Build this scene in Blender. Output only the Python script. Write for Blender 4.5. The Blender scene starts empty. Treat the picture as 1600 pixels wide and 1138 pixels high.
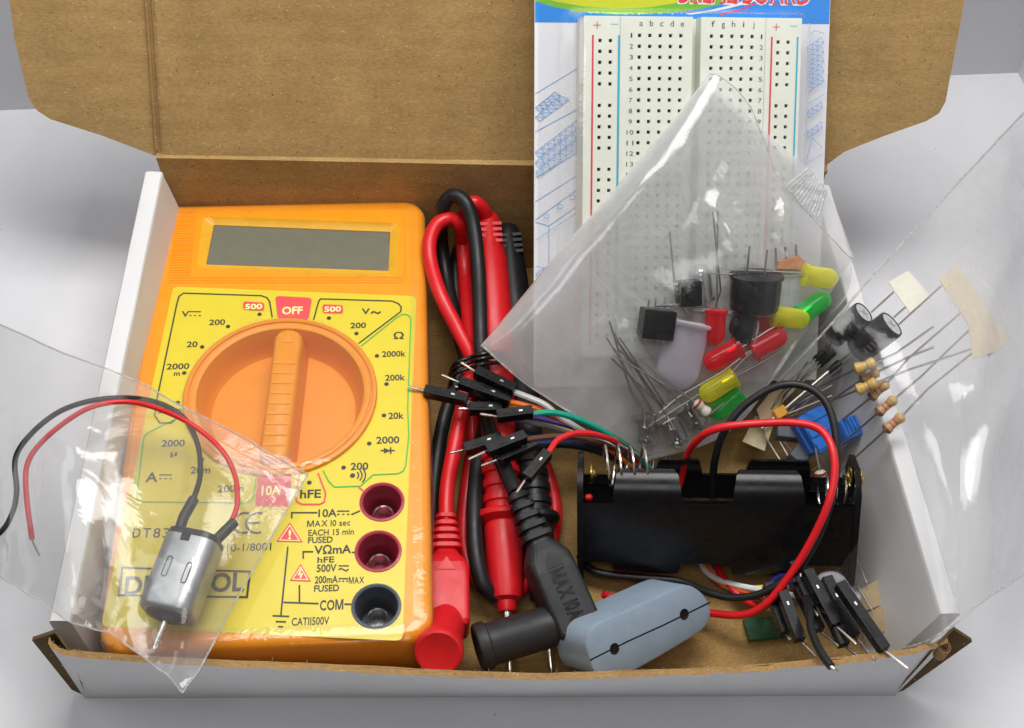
import bpy, bmesh, math, random
from mathutils import Vector as V, Matrix, noise
random.seed(7)
SC = bpy.context.scene
COL = SC.collection
PI = math.pi
SC.unit_settings.system = 'METRIC'
SC.unit_settings.scale_length = 0.01          # one unit is one centimetre

# ------------------------------------------------------------------ camera
CP = V((-1.61881, -12.74357, 30.22261))
PITCH, YAW, ROLL = (math.radians(a) for a in (53.19195, 5.41386, 4.80076))
FPX = 2142.954
_f = V((math.sin(YAW)*math.cos(PITCH), math.cos(YAW)*math.cos(PITCH), -math.sin(PITCH)))
_r = _f.cross(V((0, 0, 1))).normalized()
_u = _r.cross(_f)
CR = math.cos(ROLL)*_r + math.sin(ROLL)*_u
CU = -math.sin(ROLL)*_r + math.cos(ROLL)*_u
CF = _f
cam = bpy.data.cameras.new('camera'); cam.sensor_fit = 'HORIZONTAL'; cam.sensor_width = 36
cam.lens = 36*FPX/1600; cam.clip_start = 0.5; cam.clip_end = 1000
co = bpy.data.objects.new('camera', cam); COL.objects.link(co)
co.matrix_world = Matrix(((CR.x, CU.x, -CF.x, CP.x), (CR.y, CU.y, -CF.y, CP.y), (CR.z, CU.z, -CF.z, CP.z), (0, 0, 0, 1)))
SC.camera = co

def ray(px, py): return CF + CR*((px-800)/FPX) - CU*((py-569)/FPX)
def P(px, py, z):
    """the point of the photograph's ray that lies at height z"""
    d = ray(px, py); return CP + d*((z-CP.z)/d.z)
def hit(px, py, o, n):
    d = ray(px, py); return CP + d*((o-CP).dot(n)/d.dot(n))
def PS(pts): return [P(*p) for p in pts]

# ------------------------------------------------------------------ materials
def _nt(name):
    m = bpy.data.materials.new(name); m.use_nodes = True
    nt = m.node_tree; nt.nodes.clear(); return m, nt
class NT:
    def __init__(s, name):
        s.m, s.t = _nt(name)
    def n(s, kind, **kw):
        nd = s.t.nodes.new('ShaderNode'+kind)
        for k, v in kw.items():
            if k in nd.inputs: nd.inputs[k].default_value = v
            else: setattr(nd, k, v)
        return nd
    def l(s, a, b): s.t.links.new(a, b)
    def noise(s, scale, detail=4, rough=.55, vec=None, dist=0):
        nd = s.n('TexNoise'); nd.inputs['Scale'].default_value = scale; nd.inputs['Detail'].default_value = detail
        nd.inputs['Roughness'].default_value = rough; nd.inputs['Distortion'].default_value = dist
        s.l(vec if vec else s.coord(), nd.inputs['Vector']); return nd.outputs['Fac']
    def coord(s):
        if not hasattr(s, '_c'): s._c = s.n('TexCoord').outputs['Object']
        return s._c
    def mapped(s, scale, rot=(0, 0, 0)):
        mp = s.n('Mapping'); mp.inputs['Scale'].default_value = scale; mp.inputs['Rotation'].default_value = rot
        s.l(s.coord(), mp.inputs['Vector']); return mp.outputs['Vector']
    def ramp(s, fac, stops):
        r = s.n('ValToRGB'); e = r.color_ramp.elements
        while len(e) < len(stops): e.new(.5)
        for el, (p, c) in zip(e, stops):
            el.position = p; el.color = c if len(c) == 4 else (*c, 1)
        s.l(fac, r.inputs['Fac']); return r.outputs['Color']
    def mix(s, fac, a, b, mode='MIX'):
        r = s.n('MixRGB', blend_type=mode)
        for v, i in ((fac, 'Fac'), (a, 'Color1'), (b, 'Color2')):
            if isinstance(v, (int, float)): r.inputs[i].default_value = v
            elif isinstance(v, tuple): r.inputs[i].default_value = (*v, 1)
            else: s.l(v, r.inputs[i])
        return r.outputs['Color']
    def math(s, op, a, b=0.0):
        r = s.n('Math', operation=op)
        for v, i in ((a, 0), (b, 1)):
            if isinstance(v, (int, float)): r.inputs[i].default_value = v
            else: s.l(v, r.inputs[i])
        return r.outputs[0]
    def bump(s, h, strength, dist=.02):
        b = s.n('Bump'); b.inputs['Strength'].default_value = strength; b.inputs['Distance'].default_value = dist
        s.l(h, b.inputs['Height']); return b.outputs['Normal']
    def out(s, sh):
        o = s.n('OutputMaterial'); s.l(sh, o.inputs['Surface']); return s.m

def plastic(name, c, rough=.4, var=.12, nscale=6, bump=.08, bscale=60, spec=.5, metal=0, trans=0, sss=0, ior=1.46):
    t = NT(name)
    p = t.n('BsdfPrincipled')
    f = t.noise(nscale, 5)
    dark = tuple(x*(1-var) for x in c); lite = tuple(min(1, x*(1+var*.6)) for x in c)
    t.l(t.ramp(f, [(.3, dark), (.7, lite)]), p.inputs['Base Color'])
    r2 = t.noise(nscale*.6+.8, 3)
    t.l(t.ramp(r2, [(.3, (rough*.85,)*3), (.7, (min(1, rough*1.18),)*3)]), p.inputs['Roughness'])
    p.inputs['Specular IOR Level'].default_value = spec; p.inputs['Metallic'].default_value = metal
    p.inputs['Transmission Weight'].default_value = trans; p.inputs['IOR'].default_value = ior
    if sss:
        p.inputs['Subsurface Weight'].default_value = sss; p.inputs['Subsurface Radius'].default_value = (.1, .1, .1)
        p.inputs['Subsurface Scale'].default_value = 1.0
    if bump: t.l(t.bump(t.noise(bscale, 3), bump, .01), p.inputs['Normal'])
    return t.out(p.outputs[0])

def kraft(name, base=(.40, .262, .108), corr='z'):
    t = NT(name); p = t.n('BsdfPrincipled')
    cloud = t.noise(.7, 5, .6)
    c = t.ramp(cloud, [(.3, tuple(x*.86 for x in base)), (.7, tuple(min(1, x*1.1) for x in base))])
    fib = t.noise(9, 6, .75, t.mapped((1, 3, 3)))
    c = t.mix(.55, c, t.ramp(fib, [(.32, (.25, .22, .18)), (.52, (.5, .5, .5)), (.72, (.74, .73, .7))]), 'OVERLAY')
    fib2 = t.noise(45, 4, .7)
    c = t.mix(.3, c, t.ramp(fib2, [(.3, (.3, .28, .25)), (.7, (.7, .7, .7))]), 'OVERLAY')
    def specks(scale, lim, col, c):
        v = t.n('TexVoronoi'); v.inputs['Scale'].default_value = scale; t.l(t.mapped((1, 1.0, .55), (.3, .4, .2)), v.inputs['Vector'])
        n = t.noise(scale*.35, 2)
        lm = t.math('MULTIPLY', t.math('GREATER_THAN', n, .5), lim)
        return t.mix(t.math('LESS_THAN', v.outputs['Distance'], lm), c, col)
    c = specks(5.5, .085, (.13, .07, .03), c)
    c = specks(8.5, .11, (.62, .5, .32), c)
    c = specks(2.3, .04, (.10, .04, .02), c)
    w0 = t.n('TexWave'); w0.bands_direction = 'Z' if corr == 'z' else 'Y'; w0.inputs['Scale'].default_value = .62; w0.inputs['Distortion'].default_value = 1.2; w0.inputs['Detail Scale'].default_value = .4
    t.l(t.coord(), w0.inputs['Vector'])
    c = t.mix(.10, c, t.ramp(w0.outputs['Fac'], [(0, (.38, .37, .36)), (1, (.62, .62, .62))]), 'OVERLAY')
    sc_f = t.noise(1.6, 6, .75, t.mapped((.5, 2.2, 2.2), (0, 0, .2)), 1.5)
    c = t.mix(.22, c, t.ramp(sc_f, [(.38, (.36, .35, .33)), (.62, (.64, .64, .64))]), 'OVERLAY')
    t.l(c, p.inputs['Base Color'])
    p.inputs['Roughness'].default_value = .85; p.inputs['Specular IOR Level'].default_value = .15
    w = t.n('TexWave'); w.bands_direction = 'Z' if corr == 'z' else 'Y'; w.inputs['Scale'].default_value = .55; w.inputs['Distortion'].default_value = .6
    t.l(t.coord(), w.inputs['Vector'])
    h = t.math('ADD', t.math('MULTIPLY', w.outputs['Fac'], .22), t.math('MULTIPLY', fib2, .5))
    t.l(t.bump(h, .22, .02), p.inputs['Normal'])
    return t.out(p.outputs[0])

def paper(name, base, bump=.12, scale=30, var=.04):
    t = NT(name); p = t.n('BsdfPrincipled')
    n1 = t.noise(.5, 5); n2 = t.noise(scale, 4, .7)
    c = t.ramp(n1, [(.3, tuple(x*(1-var) for x in base)), (.7, base)])
    v = t.n('TexVoronoi'); v.inputs['Scale'].default_value = .9; t.l(t.coord(), v.inputs['Vector'])
    c = t.mix(t.math('LESS_THAN', v.outputs['Distance'], .022), c, tuple(x*.45 for x in base))
    t.l(c, p.inputs['Base Color']); p.inputs['Roughness'].default_value = .7; p.inputs['Specular IOR Level'].default_value = .25
    t.l(t.bump(n2, bump, .01), p.inputs['Normal'])
    return t.out(p.outputs[0])

def film(name, haze=.12, tint=(.97, .97, .97), rough=.12, edge=.5, wr=.35, wscale=1.2, lo=.03, attr=False):
    """thin clear plastic sheet: see-through, a little milky, glossy at grazing angles"""
    t = NT(name)
    n1 = t.noise(wscale, 4, .55, None, 1.6); n2 = t.noise(wscale*3, 2, .5, t.mapped((1, .3, .6), (0, 0, .6)), .8)
    h = t.math('ADD', n1, t.math('MULTIPLY', n2, .12))
    nr = t.bump(h, wr, .35)
    tr = t.n('BsdfTransparent', Color=(*tint, 1))
    gl = t.n('BsdfGlossy', Color=(1, 1, 1, 1), Roughness=rough); t.l(nr, gl.inputs['Normal'])
    df = t.n('BsdfDiffuse', Color=(.86, .86, .87, 1)); t.l(nr, df.inputs['Normal'])
    tl = t.n('BsdfTranslucent', Color=(.86, .86, .87, 1)); t.l(nr, tl.inputs['Normal'])
    dm = t.n('MixShader'); dm.inputs[0].default_value = .5; t.l(df.outputs[0], dm.inputs[1]); t.l(tl.outputs[0], dm.inputs[2])
    lw = t.n('LayerWeight'); lw.inputs['Blend'].default_value = .5
    fz = t.math('POWER', lw.outputs['Facing'], 2.5)
    hz = t.math('MULTIPLY', t.math('ADD', t.math('MULTIPLY', n1, .9), .55), haze)
    hz = t.math('ADD', hz, t.math('MULTIPLY', fz, haze*2.2))
    if attr:      # per-vertex haze: film cloudiness, plus sheen painted along the rolled edge
        at = t.n('Attribute', attribute_name='cloud'); hz = t.math('MULTIPLY', hz, at.outputs['Fac'])
    m1 = t.n('MixShader'); t.l(hz, m1.inputs[0]); t.l(tr.outputs[0], m1.inputs[1]); t.l(dm.outputs[0], m1.inputs[2])
    lw2 = t.n('LayerWeight'); lw2.inputs['Blend'].default_value = .5; t.l(nr, lw2.inputs['Normal'])
    fr = t.math('ADD', t.math('MULTIPLY', t.math('POWER', lw2.outputs['Facing'], 3.0), edge), lo)
    m2 = t.n('MixShader'); t.l(fr, m2.inputs[0]); t.l(m1.outputs[0], m2.inputs[1]); t.l(gl.outputs[0], m2.inputs[2])
    return t.out(m2.outputs[0])

def led_mat(name, c, clear=.35, rough=.12):
    t = NT(name)
    p = t.n('BsdfPrincipled'); p.inputs['Base Color'].default_value = (*c, 1); p.inputs['Roughness'].default_value = rough
    p.inputs['Subsurface Weight'].default_value = 1; p.inputs['Subsurface Radius'].default_value = (.5, .5, .5); p.inputs['Subsurface Scale'].default_value = .6
    t.l(t.bump(t.noise(14, 2), .05, .01), p.inputs['Normal'])
    tr = t.n('BsdfTransparent', Color=(*[min(1, x*.8+.2) if x > .5 else x*.75 for x in c], 1))
    lw = t.n('LayerWeight'); lw.inputs['Blend'].default_value = .5
    f = t.math('MULTIPLY', t.math('SUBTRACT', 1.0, t.math('POWER', lw.outputs['Facing'], 1.5)), clear)
    m = t.n('MixShader'); t.l(f, m.inputs[0]); t.l(p.outputs[0], m.inputs[1]); t.l(tr.outputs[0], m.inputs[2])
    return t.out(m.outputs[0])

def clear_mat(name, tint=(.84, .86, .87), rough=.08):
    t = NT(name)
    tr = t.n('BsdfTransparent', Color=(*tint, 1)); gl = t.n('BsdfGlossy', Roughness=rough)
    lw = t.n('LayerWeight'); lw.inputs['Blend'].default_value = .5
    fr = t.math('ADD', t.math('MULTIPLY', t.math('POWER', lw.outputs['Facing'], 1.6), .85), .14)
    m = t.n('MixShader'); t.l(fr, m.inputs[0]); t.l(tr.outputs[0], m.inputs[1]); t.l(gl.outputs[0], m.inputs[2])
    return t.out(m.outputs[0])

M = dict(
    kraft=kraft('kraft_board'), kraft_floor=kraft('kraft_board_floor', (.32, .20, .075), 'y'), kraft_edge=kraft('kraft_edge', (.34, .21, .09)),
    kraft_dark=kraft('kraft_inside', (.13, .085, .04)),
    board_white=paper('white_board', (.71, .71, .715), .22, 14, .09), table=paper('white_sheet', (.71, .71, .735), .10, 30, .06), wall=paper('white_backdrop', (.62, .62, .65), .05, 20, .02),
    orange=plastic('orange_plastic', (.90, .31, .008), .36, .04, 2, .015, 50, .45), orange_dial=plastic('orange_dial_plastic', (.80, .285, .015), .42, .05, 2, .02, 40, .4),
    bezel=plastic('bezel_plastic', (.80, .42, .03), .3, .06, 2, .04, 50), lcd=plastic('lcd_glass', (.165, .165, .125), .22, .05, 3, .02, 60),
    yellow=plastic('yellow_sticker', (.69, .56, .038), .33, .03, 1.5, .03, 50, .4), ink=plastic('black_ink', (.03, .028, .025), .5, .1),
    pink=plastic('pink_ink', (.74, .07, .08), .45, .05), green_ink=plastic('green_ink', (.07, .42, .06), .5, .05), pale_ink=plastic('pale_ink', (.88, .80, .34), .45, .05),
    maroon=plastic('maroon_plastic', (.40, .035, .065), .4, .1), charcoal=plastic('charcoal_plastic', (.085, .095, .115), .45, .1),
    black=plastic('black_plastic', (.006, .006, .007), .26, .2, 5, .0, 70, .35), black_soft=plastic('black_rubber', (.012, .012, .013), .42, .2, 5, .03, 40, .4),
    black_mould=plastic('black_moulded', (.02, .02, .021), .5, .25, 3, .2, 30, .4), red=plastic('red_plastic', (.62, .010, .016), .38, .08, 4, .08, 40, sss=.05),
    red_soft=plastic('red_cable', (.66, .012, .018), .34, .08, 4, .05, 50), steel=plastic('steel', (.72, .70, .66), .25, .1, 8, .05, 60, metal=1),
    tin=plastic('tinned_wire', (.52, .50, .46), .33, .12, 8, .05, 60, metal=1), can=plastic('zinc_can', (.40, .41, .42), .42, .15, 4, .1, 40, metal=1),
    brass=plastic('brass', (.85, .62, .14), .25, .1, 8, .05, 60, metal=1), greycase=plastic('grey_plastic', (.235, .30, .375), .38, .06, 3, .08, 50),
    bb=plastic('breadboard_plastic', (.78, .80, .70), .38, .03, 2, .04, 40, sss=.25), hole=plastic('hole_dark', (.012, .011, .010), .7, .1, spec=.1),
    rail_red=plastic('rail_red', (.72, .05, .07), .4, .05), rail_blue=plastic('rail_blue', (.03, .42, .60), .4, .05),
    card=paper('card_white', (.74, .74, .78), .03, 20, .02), card_blue=plastic('card_blue', (.02, .24, .74), .4, .05), card_green=plastic('card_green', (.17, .44, .03), .4, .05),
    card_yellow=plastic('card_yellow', (.55, .60, .02), .4, .05), card_line=plastic('card_line', (.16, .36, .72), .5, .05), card_red=plastic('card_red', (.70, .045, .055), .4, .05),
    bag=film('bag_film', .10, rough=.11, wr=.09, wscale=.55, edge=.55, lo=.038), bag_milky=film('milky_bag_film', .10, rough=.16, wr=.12, wscale=.4, edge=.6, lo=.045, attr=True), bag_back=film('cloudy_bag_film', .62, rough=.14, wr=.25, wscale=.5, edge=.4, lo=.06),
    bag_right=film('frosted_bag_film', .10, rough=.15, wr=.12, wscale=.4, edge=.5, lo=.025, attr=True), dial_film=film('dial_film', .035, rough=.1, wr=.03, wscale=.8, edge=.5, lo=.03), wrap=film('shrink_film', .015, rough=.08, wr=.12, wscale=.8, edge=.5, lo=.025),
    blister=film('blister_film', .02, rough=.06, wr=.06, wscale=.8, edge=.7, lo=.03), seal=film('seal_film', .42, rough=.22, wr=.6, wscale=3, edge=.5, lo=.08),
    led_y=led_mat('yellow_led', (1.0, .93, .05), .7, .14), led_g=led_mat('green_led', (.10, .85, .22), .72, .14), led_r=led_mat('red_led', (1.0, .025, .045), .68, .12), led_f=led_mat('frosted_led', (.80, .76, .84), .72, .35),
    led_c=clear_mat('clear_led'), tape=plastic('masking_tape', (.66, .54, .33), .65, .1, 5, .2, 30), tape_pale=plastic('pale_tape', (.74, .71, .60), .65, .06, 5, .2, 30), tape_brown=plastic('brown_tape', (.40, .29, .16), .65, .1, 5, .2, 30),
    res=plastic('resistor_tan', (.46, .28, .13), .42, .1, 8), res_gold=plastic('resistor_gold', (.54, .35, .08), .38, .1, 8), band_red=plastic('band_red', (.45, .06, .03), .4), band_brown=plastic('band_brown', (.12, .05, .025), .4),
    band_gold=plastic('band_gold', (.55, .38, .12), .35), band_purple=plastic('band_purple', (.13, .06, .2), .4), res_white=plastic('resistor_white', (.72, .66, .55), .45),
    blue=plastic('blue_plastic', (.018, .17, .62), .42, .08), amber=plastic('amber_epoxy', (.75, .33, .02), .35, .1), cap=plastic('capacitor_sleeve', (.012, .010, .011), .3, .15, bump=.0, spec=.22),
    cap_mark=plastic('grey_print', (.10, .10, .105), .4), cap_top=plastic('aluminium_top', (.55, .56, .58), .4, .08), pcb=plastic('green_board', (.008, .055, .02), .35, .2), skin=plastic('ceramic_orange', (.55, .25, .12), .5, .1),
)
for nm, c in dict(white=(.72, .72, .72), orange=(.85, .16, .01), green=(.0, .30, .20), purple=(.07, .035, .17), brown=(.10, .04, .025), blue=(.02, .025, .16), grey=(.20, .20, .21), yellow=(.75, .55, .03), red=(.66, .015, .02), black=(.014, .014, .015)).items():
    M['wire_'+nm] = plastic(nm+'_wire', c, .38, .08, 5, .05, 50)

# ------------------------------------------------------------------ mesh tools
ORG = {}
def frame(o, z, x):
    z = V(z).normalized(); x = V(x); x = (x - z*x.dot(z)).normalized(); y = z.cross(x)
    return (V(o), x, y, z)
def tf(fr, p): return fr[0] + fr[1]*p[0] + fr[2]*p[1] + fr[3]*p[2]
WORLD = (V((0, 0, 0)), V((1, 0, 0)), V((0, 1, 0)), V((0, 0, 1)))

class MB:
    def __init__(s): s.v = []; s.f = []; s.m = []; s.s = []; s.b = []
    def add(s, vs, fs, mi=0, sm=False):
        b = len(s.v); s.b.append(b); s.v += [V(p) for p in vs]
        for f in fs: s.f.append([i+b for i in f]); s.m.append(mi); s.s.append(sm)
        return s
    def hexa(s, c, mi=0):               # eight corners, bottom four then top four
        return s.add(c, [(3, 2, 1, 0), (4, 5, 6, 7), (0, 1, 5, 4), (1, 2, 6, 5), (2, 3, 7, 6), (3, 0, 4, 7)], mi)
    def box(s, fr, c, h, mi=0, bev=0):
        x, y, z = h
        if bev:
            b = bev; L = [s._rr(x*2-2*b, y*2-2*b, b*.01+1e-4, 1), s._rr(x*2, y*2, b, 3), s._rr(x*2, y*2, b, 3)]
            n = 3
            l0 = s._rr(x*2-b, y*2-b, b*.7, 3); l1 = s._rr(x*2, y*2, b, 3)
            loops = [[(p[0], p[1], -z) for p in l0], [(p[0], p[1], -z+b*.6) for p in l1], [(p[0], p[1], z-b*.6) for p in l1], [(p[0], p[1], z) for p in l0]]
            return s.loft([[tf(fr, (p[0]+c[0], p[1]+c[1], p[2]+c[2])) for p in lp] for lp in loops], mi, False)
        return s.hexa([tf(fr, (c[0]+a*x, c[1]+b_*y, c[2]+d*z)) for d in (-1, 1) for a, b_ in ((-1, -1), (1, -1), (1, 1), (-1, 1))], mi)
    @staticmethod
    def _rr(w, h, r, n=6):
        pts = []
        r = min(r, w/2, h/2)
        for cx, cy, a0 in ((w/2-r, h/2-r, 0), (-w/2+r, h/2-r, 90), (-w/2+r, -h/2+r, 180), (w/2-r, -h/2+r, 270)):
            for i in range(n+1):
                a = math.radians(a0+90*i/n); pts.append((cx+r*math.cos(a), cy+r*math.sin(a)))
        return pts
    def loft(s, loops, mi=0, sm=True, cap0=True, cap1=True, closed=True):
        n = len(loops[0]); vs = [p for l in loops for p in l]; fs = []
        for i in range(len(loops)-1):
            for j in range(n if closed else n-1):
                k = (j+1) % n; fs.append((i*n+j, i*n+k, (i+1)*n+k, (i+1)*n+j))
        s.add(vs, fs, mi, sm); b = len(s.v)-len(vs)
        if cap0: s.f.append([b+j for j in range(n-1, -1, -1)]); s.m.append(mi); s.s.append(False)
        if cap1: s.f.append([b+(len(loops)-1)*n+j for j in range(n)]); s.m.append(mi); s.s.append(False)
        return s
    def lathe(s, fr, prof, n=24, mi=0, sm=True, cap0=True, cap1=True):   # prof: (radius, height) along the frame's z
        return s.loft([[tf(fr, (r*math.cos(2*PI*j/n), r*math.sin(2*PI*j/n), h)) for j in range(n)] for r, h in prof], mi, sm, cap0, cap1)
    def tube(s, pts, r, n=12, mi=0, caps=True, sm=True):
        pts = [V(p) for p in pts]; rr = r if isinstance(r, (list, tuple)) else [r]*len(pts)
        t0 = (pts[1]-pts[0]).normalized(); a = V((0, 0, 1)) if abs(t0.z) < .9 else V((1, 0, 0))
        x = (a - t0*a.dot(t0)).normalized(); loops = []
        for i, p in enumerate(pts):
            t = (pts[min(i+1, len(pts)-1)]-pts[max(i-1, 0)]).normalized()
            x = (x - t*x.dot(t)).normalized(); y = t.cross(x)
            loops.append([p+(x*math.cos(2*PI*j/n)+y*math.sin(2*PI*j/n))*rr[i] for j in range(n)])
        return s.loft(loops, mi, sm, caps, caps)
    def prism(s, fr, poly, z0, z1, mi=0):
        n = len(poly); lo = [tf(fr, (x, y, z0)) for x, y in poly]; hi = [tf(fr, (x, y, z1)) for x, y in poly]
        return s.add(lo+hi, [tuple(range(n-1, -1, -1)), tuple(range(n, 2*n))]+[(i, (i+1) % n, n+(i+1) % n, n+i) for i in range(n)], mi)
    def ngon(s, pts, mi=0): return s.add(pts, [tuple(range(len(pts)))], mi)
    def ribbon(s, fr, pts, w, h, mi=0, closed=False):
        pts = [V((p[0], p[1])) for p in pts]; n = len(pts); L = []; Rr = []
        for i, p in enumerate(pts):
            a = pts[i-1] if (i > 0 or closed) else None; b = pts[(i+1) % n] if (i < n-1 or closed) else None
            d1 = (p-a).normalized() if a is not None else None; d2 = (b-p).normalized() if b is not None else None
            d1 = d1 or d2; d2 = d2 or d1
            nn = V((-(d1.y+d2.y), d1.x+d2.x))
            if nn.length < 1e-6: nn = V((-d1.y, d1.x))
            nn.normalize(); k = max(.35, nn.dot(V((-d1.y, d1.x))))
            L.append(p+nn*(w/2/k)); Rr.append(p-nn*(w/2/k))
        vs = [tf(fr, (q.x, q.y, h)) for q in L]+[tf(fr, (q.x, q.y, h)) for q in Rr]
        return s.add(vs, [(i, n+i, n+(i+1) % n, (i+1) % n) for i in range(n if closed else n-1)], mi)
    def grid(s, rows, mi=0, sm=True):
        m = len(rows[0]); vs = [p for r in rows for p in r]
        return s.add(vs, [(i*m+j, i*m+j+1, (i+1)*m+j+1, (i+1)*m+j) for i in range(len(rows)-1) for j in range(m-1)], mi, sm)
    def holed(s, fr, outer, holes, h, mi=0):      # flat sheet with holes
        bm = bmesh.new(); es = []
        for lp in [outer]+holes:
            vv = [bm.verts.new((x, y, 0)) for x, y in lp]
            es += [bm.edges.new((vv[i], vv[(i+1) % len(vv)])) for i in range(len(vv))]
        bmesh.ops.triangle_fill(bm, use_beauty=True, use_dissolve=False, edges=es, normal=(0, 0, 1))
        bm.verts.index_update(); bm.normal_update()
        vs = [tf(fr, (v.co.x, v.co.y, h)) for v in bm.verts]; fs = []
        for f in bm.faces:
            ix = [v.index for v in f.verts]
            fs.append(ix if f.normal.z > 0 else ix[::-1])
        bm.free(); return s.add(vs, fs, mi)
    def text(s, fr, txt, x0, x1, yc, cap, h, mi=0, bold=.0, shear=0):
        vs, fs = text_mesh(txt, bold)
        xs = [v[0] for v in vs]; ys = [v[1] for v in vs]; a, b = min(xs), max(xs); c, d = 0, .729
        k = cap/(d-c); kx = (x1-x0)/(b-a)
        vv = [tf(fr, (x0+(v[0]-a)*kx, yc+(v[1]-(c+d)/2)*k, h)) for v in vs]
        return s.add(vv, fs, mi)
    def build(s, name, mats, parent=None):
        o0 = ORG[parent.name] if parent is not None else (sum(s.v, V((0, 0, 0)))/max(1, len(s.v)))
        me = bpy.data.meshes.new(name); me.from_pydata([v-o0 for v in s.v], [], s.f)
        ms = mats if isinstance(mats, (list, tuple)) else [mats]
        for m in ms: me.materials.append(M[m] if isinstance(m, str) else m)
        me.polygons.foreach_set('material_index', s.m); me.polygons.foreach_set('use_smooth', s.s); me.update()
        if any(s.s) and len(s.v) < 60000: me.set_sharp_from_angle(angle=math.radians(38))
        o = bpy.data.objects.new(name, me); COL.objects.link(o)
        if parent is not None: o.parent = parent
        else: o.location = o0
        ORG[o.name] = o0
        return o

def split(m, name, mats, parent):
    """every separately added piece becomes a part of its own"""
    ends = m.b[1:]+[len(m.v)]; out = []
    for a, e in zip(m.b, ends):
        q = MB(); q.v = m.v[a:e]
        for f, mi, sm in zip(m.f, m.m, m.s):
            if a <= f[0] < e: q.f.append([i-a for i in f]); q.m.append(mi); q.s.append(sm)
        out.append(q.build(name, mats, parent))
    return out
_tc = {}
def text_mesh(t, bold=0):
    if (t, bold) in _tc: return _tc[(t, bold)]
    if 'M' in t:      # the built-in font fills its M badly: letter by letter, with a drawn M
        vs, fs, x = [], [], 0.0
        for ch_ in t:
            if ch_ == ' ': x += .28; continue
            if ch_ == 'M':
                b = bold; cv = [(-b, 0), (.11+b, 0), (.11+b, .50), (.335-b, .0), (.465+b, 0), (.69-b, .50), (.69-b, 0), (.8+b, 0), (.8+b, .729), (.645-b, .729), (.40, .19-b), (.155+b, .729), (-b, .729)]
                cv = [(q[0], q[1], 0) for q in cv]; cf = [list(range(len(cv)))]
            else: cv, cf = text_mesh(ch_, bold)
            x0_ = min(q[0] for q in cv); n_ = len(vs)
            vs += [(q[0]-x0_+x, q[1], 0) for q in cv]; fs += [[i+n_ for i in f] for f in cf]; x += max(q[0] for q in cv)-x0_+.085
        _tc[(t, bold)] = (vs, fs); return vs, fs
    cu = bpy.data.curves.new('lettering', 'FONT'); cu.body = t; cu.size = 1; cu.offset = bold; cu.resolution_u = 3; cu.fill_mode = 'FRONT'
    ob = bpy.data.objects.new('lettering', cu); COL.objects.link(ob); bpy.context.view_layer.update()
    me = bpy.data.meshes.new_from_object(ob.evaluated_get(bpy.context.evaluated_depsgraph_get()))
    r = ([tuple(v.co) for v in me.vertices], [list(p.vertices) for p in me.polygons])
    COL.objects.unlink(ob); bpy.data.objects.remove(ob); bpy.data.curves.remove(cu); bpy.data.meshes.remove(me)
    _tc[(t, bold)] = r; return r

def catmull(pts, n=8, closed=False):
    pts = [V(p) for p in pts]; out = []; N = len(pts)
    for i in range(N-1):
        p0 = pts[max(i-1, 0)]; p1 = pts[i]; p2 = pts[i+1]; p3 = pts[min(i+2, N-1)]
        for k in range(n):
            t = k/n
            out.append(.5*((2*p1)+(p2-p0)*t+(2*p0-5*p1+4*p2-p3)*t*t+(3*p1-p0-3*p2+p3)*t*t*t))
    out.append(pts[-1]); return out
def tag(o, label, cat, group=None, kind=None):
    if kind: o['kind'] = kind
    if label: o['label'] = label
    if cat: o['category'] = cat
    if group: o['group'] = group
    return o
def crumple(g, k, amp, freq, seed):
    """crease a sheet near its last columns"""
    for r_ in g:
        n_ = len(r_)
        for j in range(n_-k, n_):
            a = amp*((j-(n_-k))/k)**1.3; p = r_[j]
            r_[j] = p+V((noise.noise(p*freq+V((seed, 0, 0)))*.5, noise.noise(p*freq+V((0, seed, 0)))*.5, noise.noise(p*freq*1.4+V((0, 0, seed)))))*a
    return g
def thing(name, label, cat, loc, group=None):
    o = bpy.data.objects.new(name, None); o.empty_display_size = .2; COL.objects.link(o); o.location = loc
    ORG[o.name] = V(loc); return tag(o, label, cat, group)
def structure(o): o['kind'] = 'structure'; return o
def net(ctrl, n=8, amp=0, freq=.6, seed=0, crease=0):
    """smooth sheet through a net of control points, with crumple"""
    rows = [catmull(r, n) for r in ctrl]; cols = [catmull([r[j] for r in rows], n) for j in range(len(rows[0]))]
    g = [[cols[j][i] for j in range(len(cols))] for i in range(len(cols[0]))]
    if amp:
        h = []
        for i, r in enumerate(g):
            q = []
            for j, p in enumerate(r):
                a = noise.fractal(p*freq+V((seed, seed*2.3, 0)), 1.0, 2.1, 4)
                rg = 1-2*abs(noise.noise(p*freq*.8+V((seed*3.1, 7, seed))))
                q.append(p+V((0, 0, 1))*amp*(a+crease*max(0, rg-.55)*3))
            h.append(q)
        g = h
    return g

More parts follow.
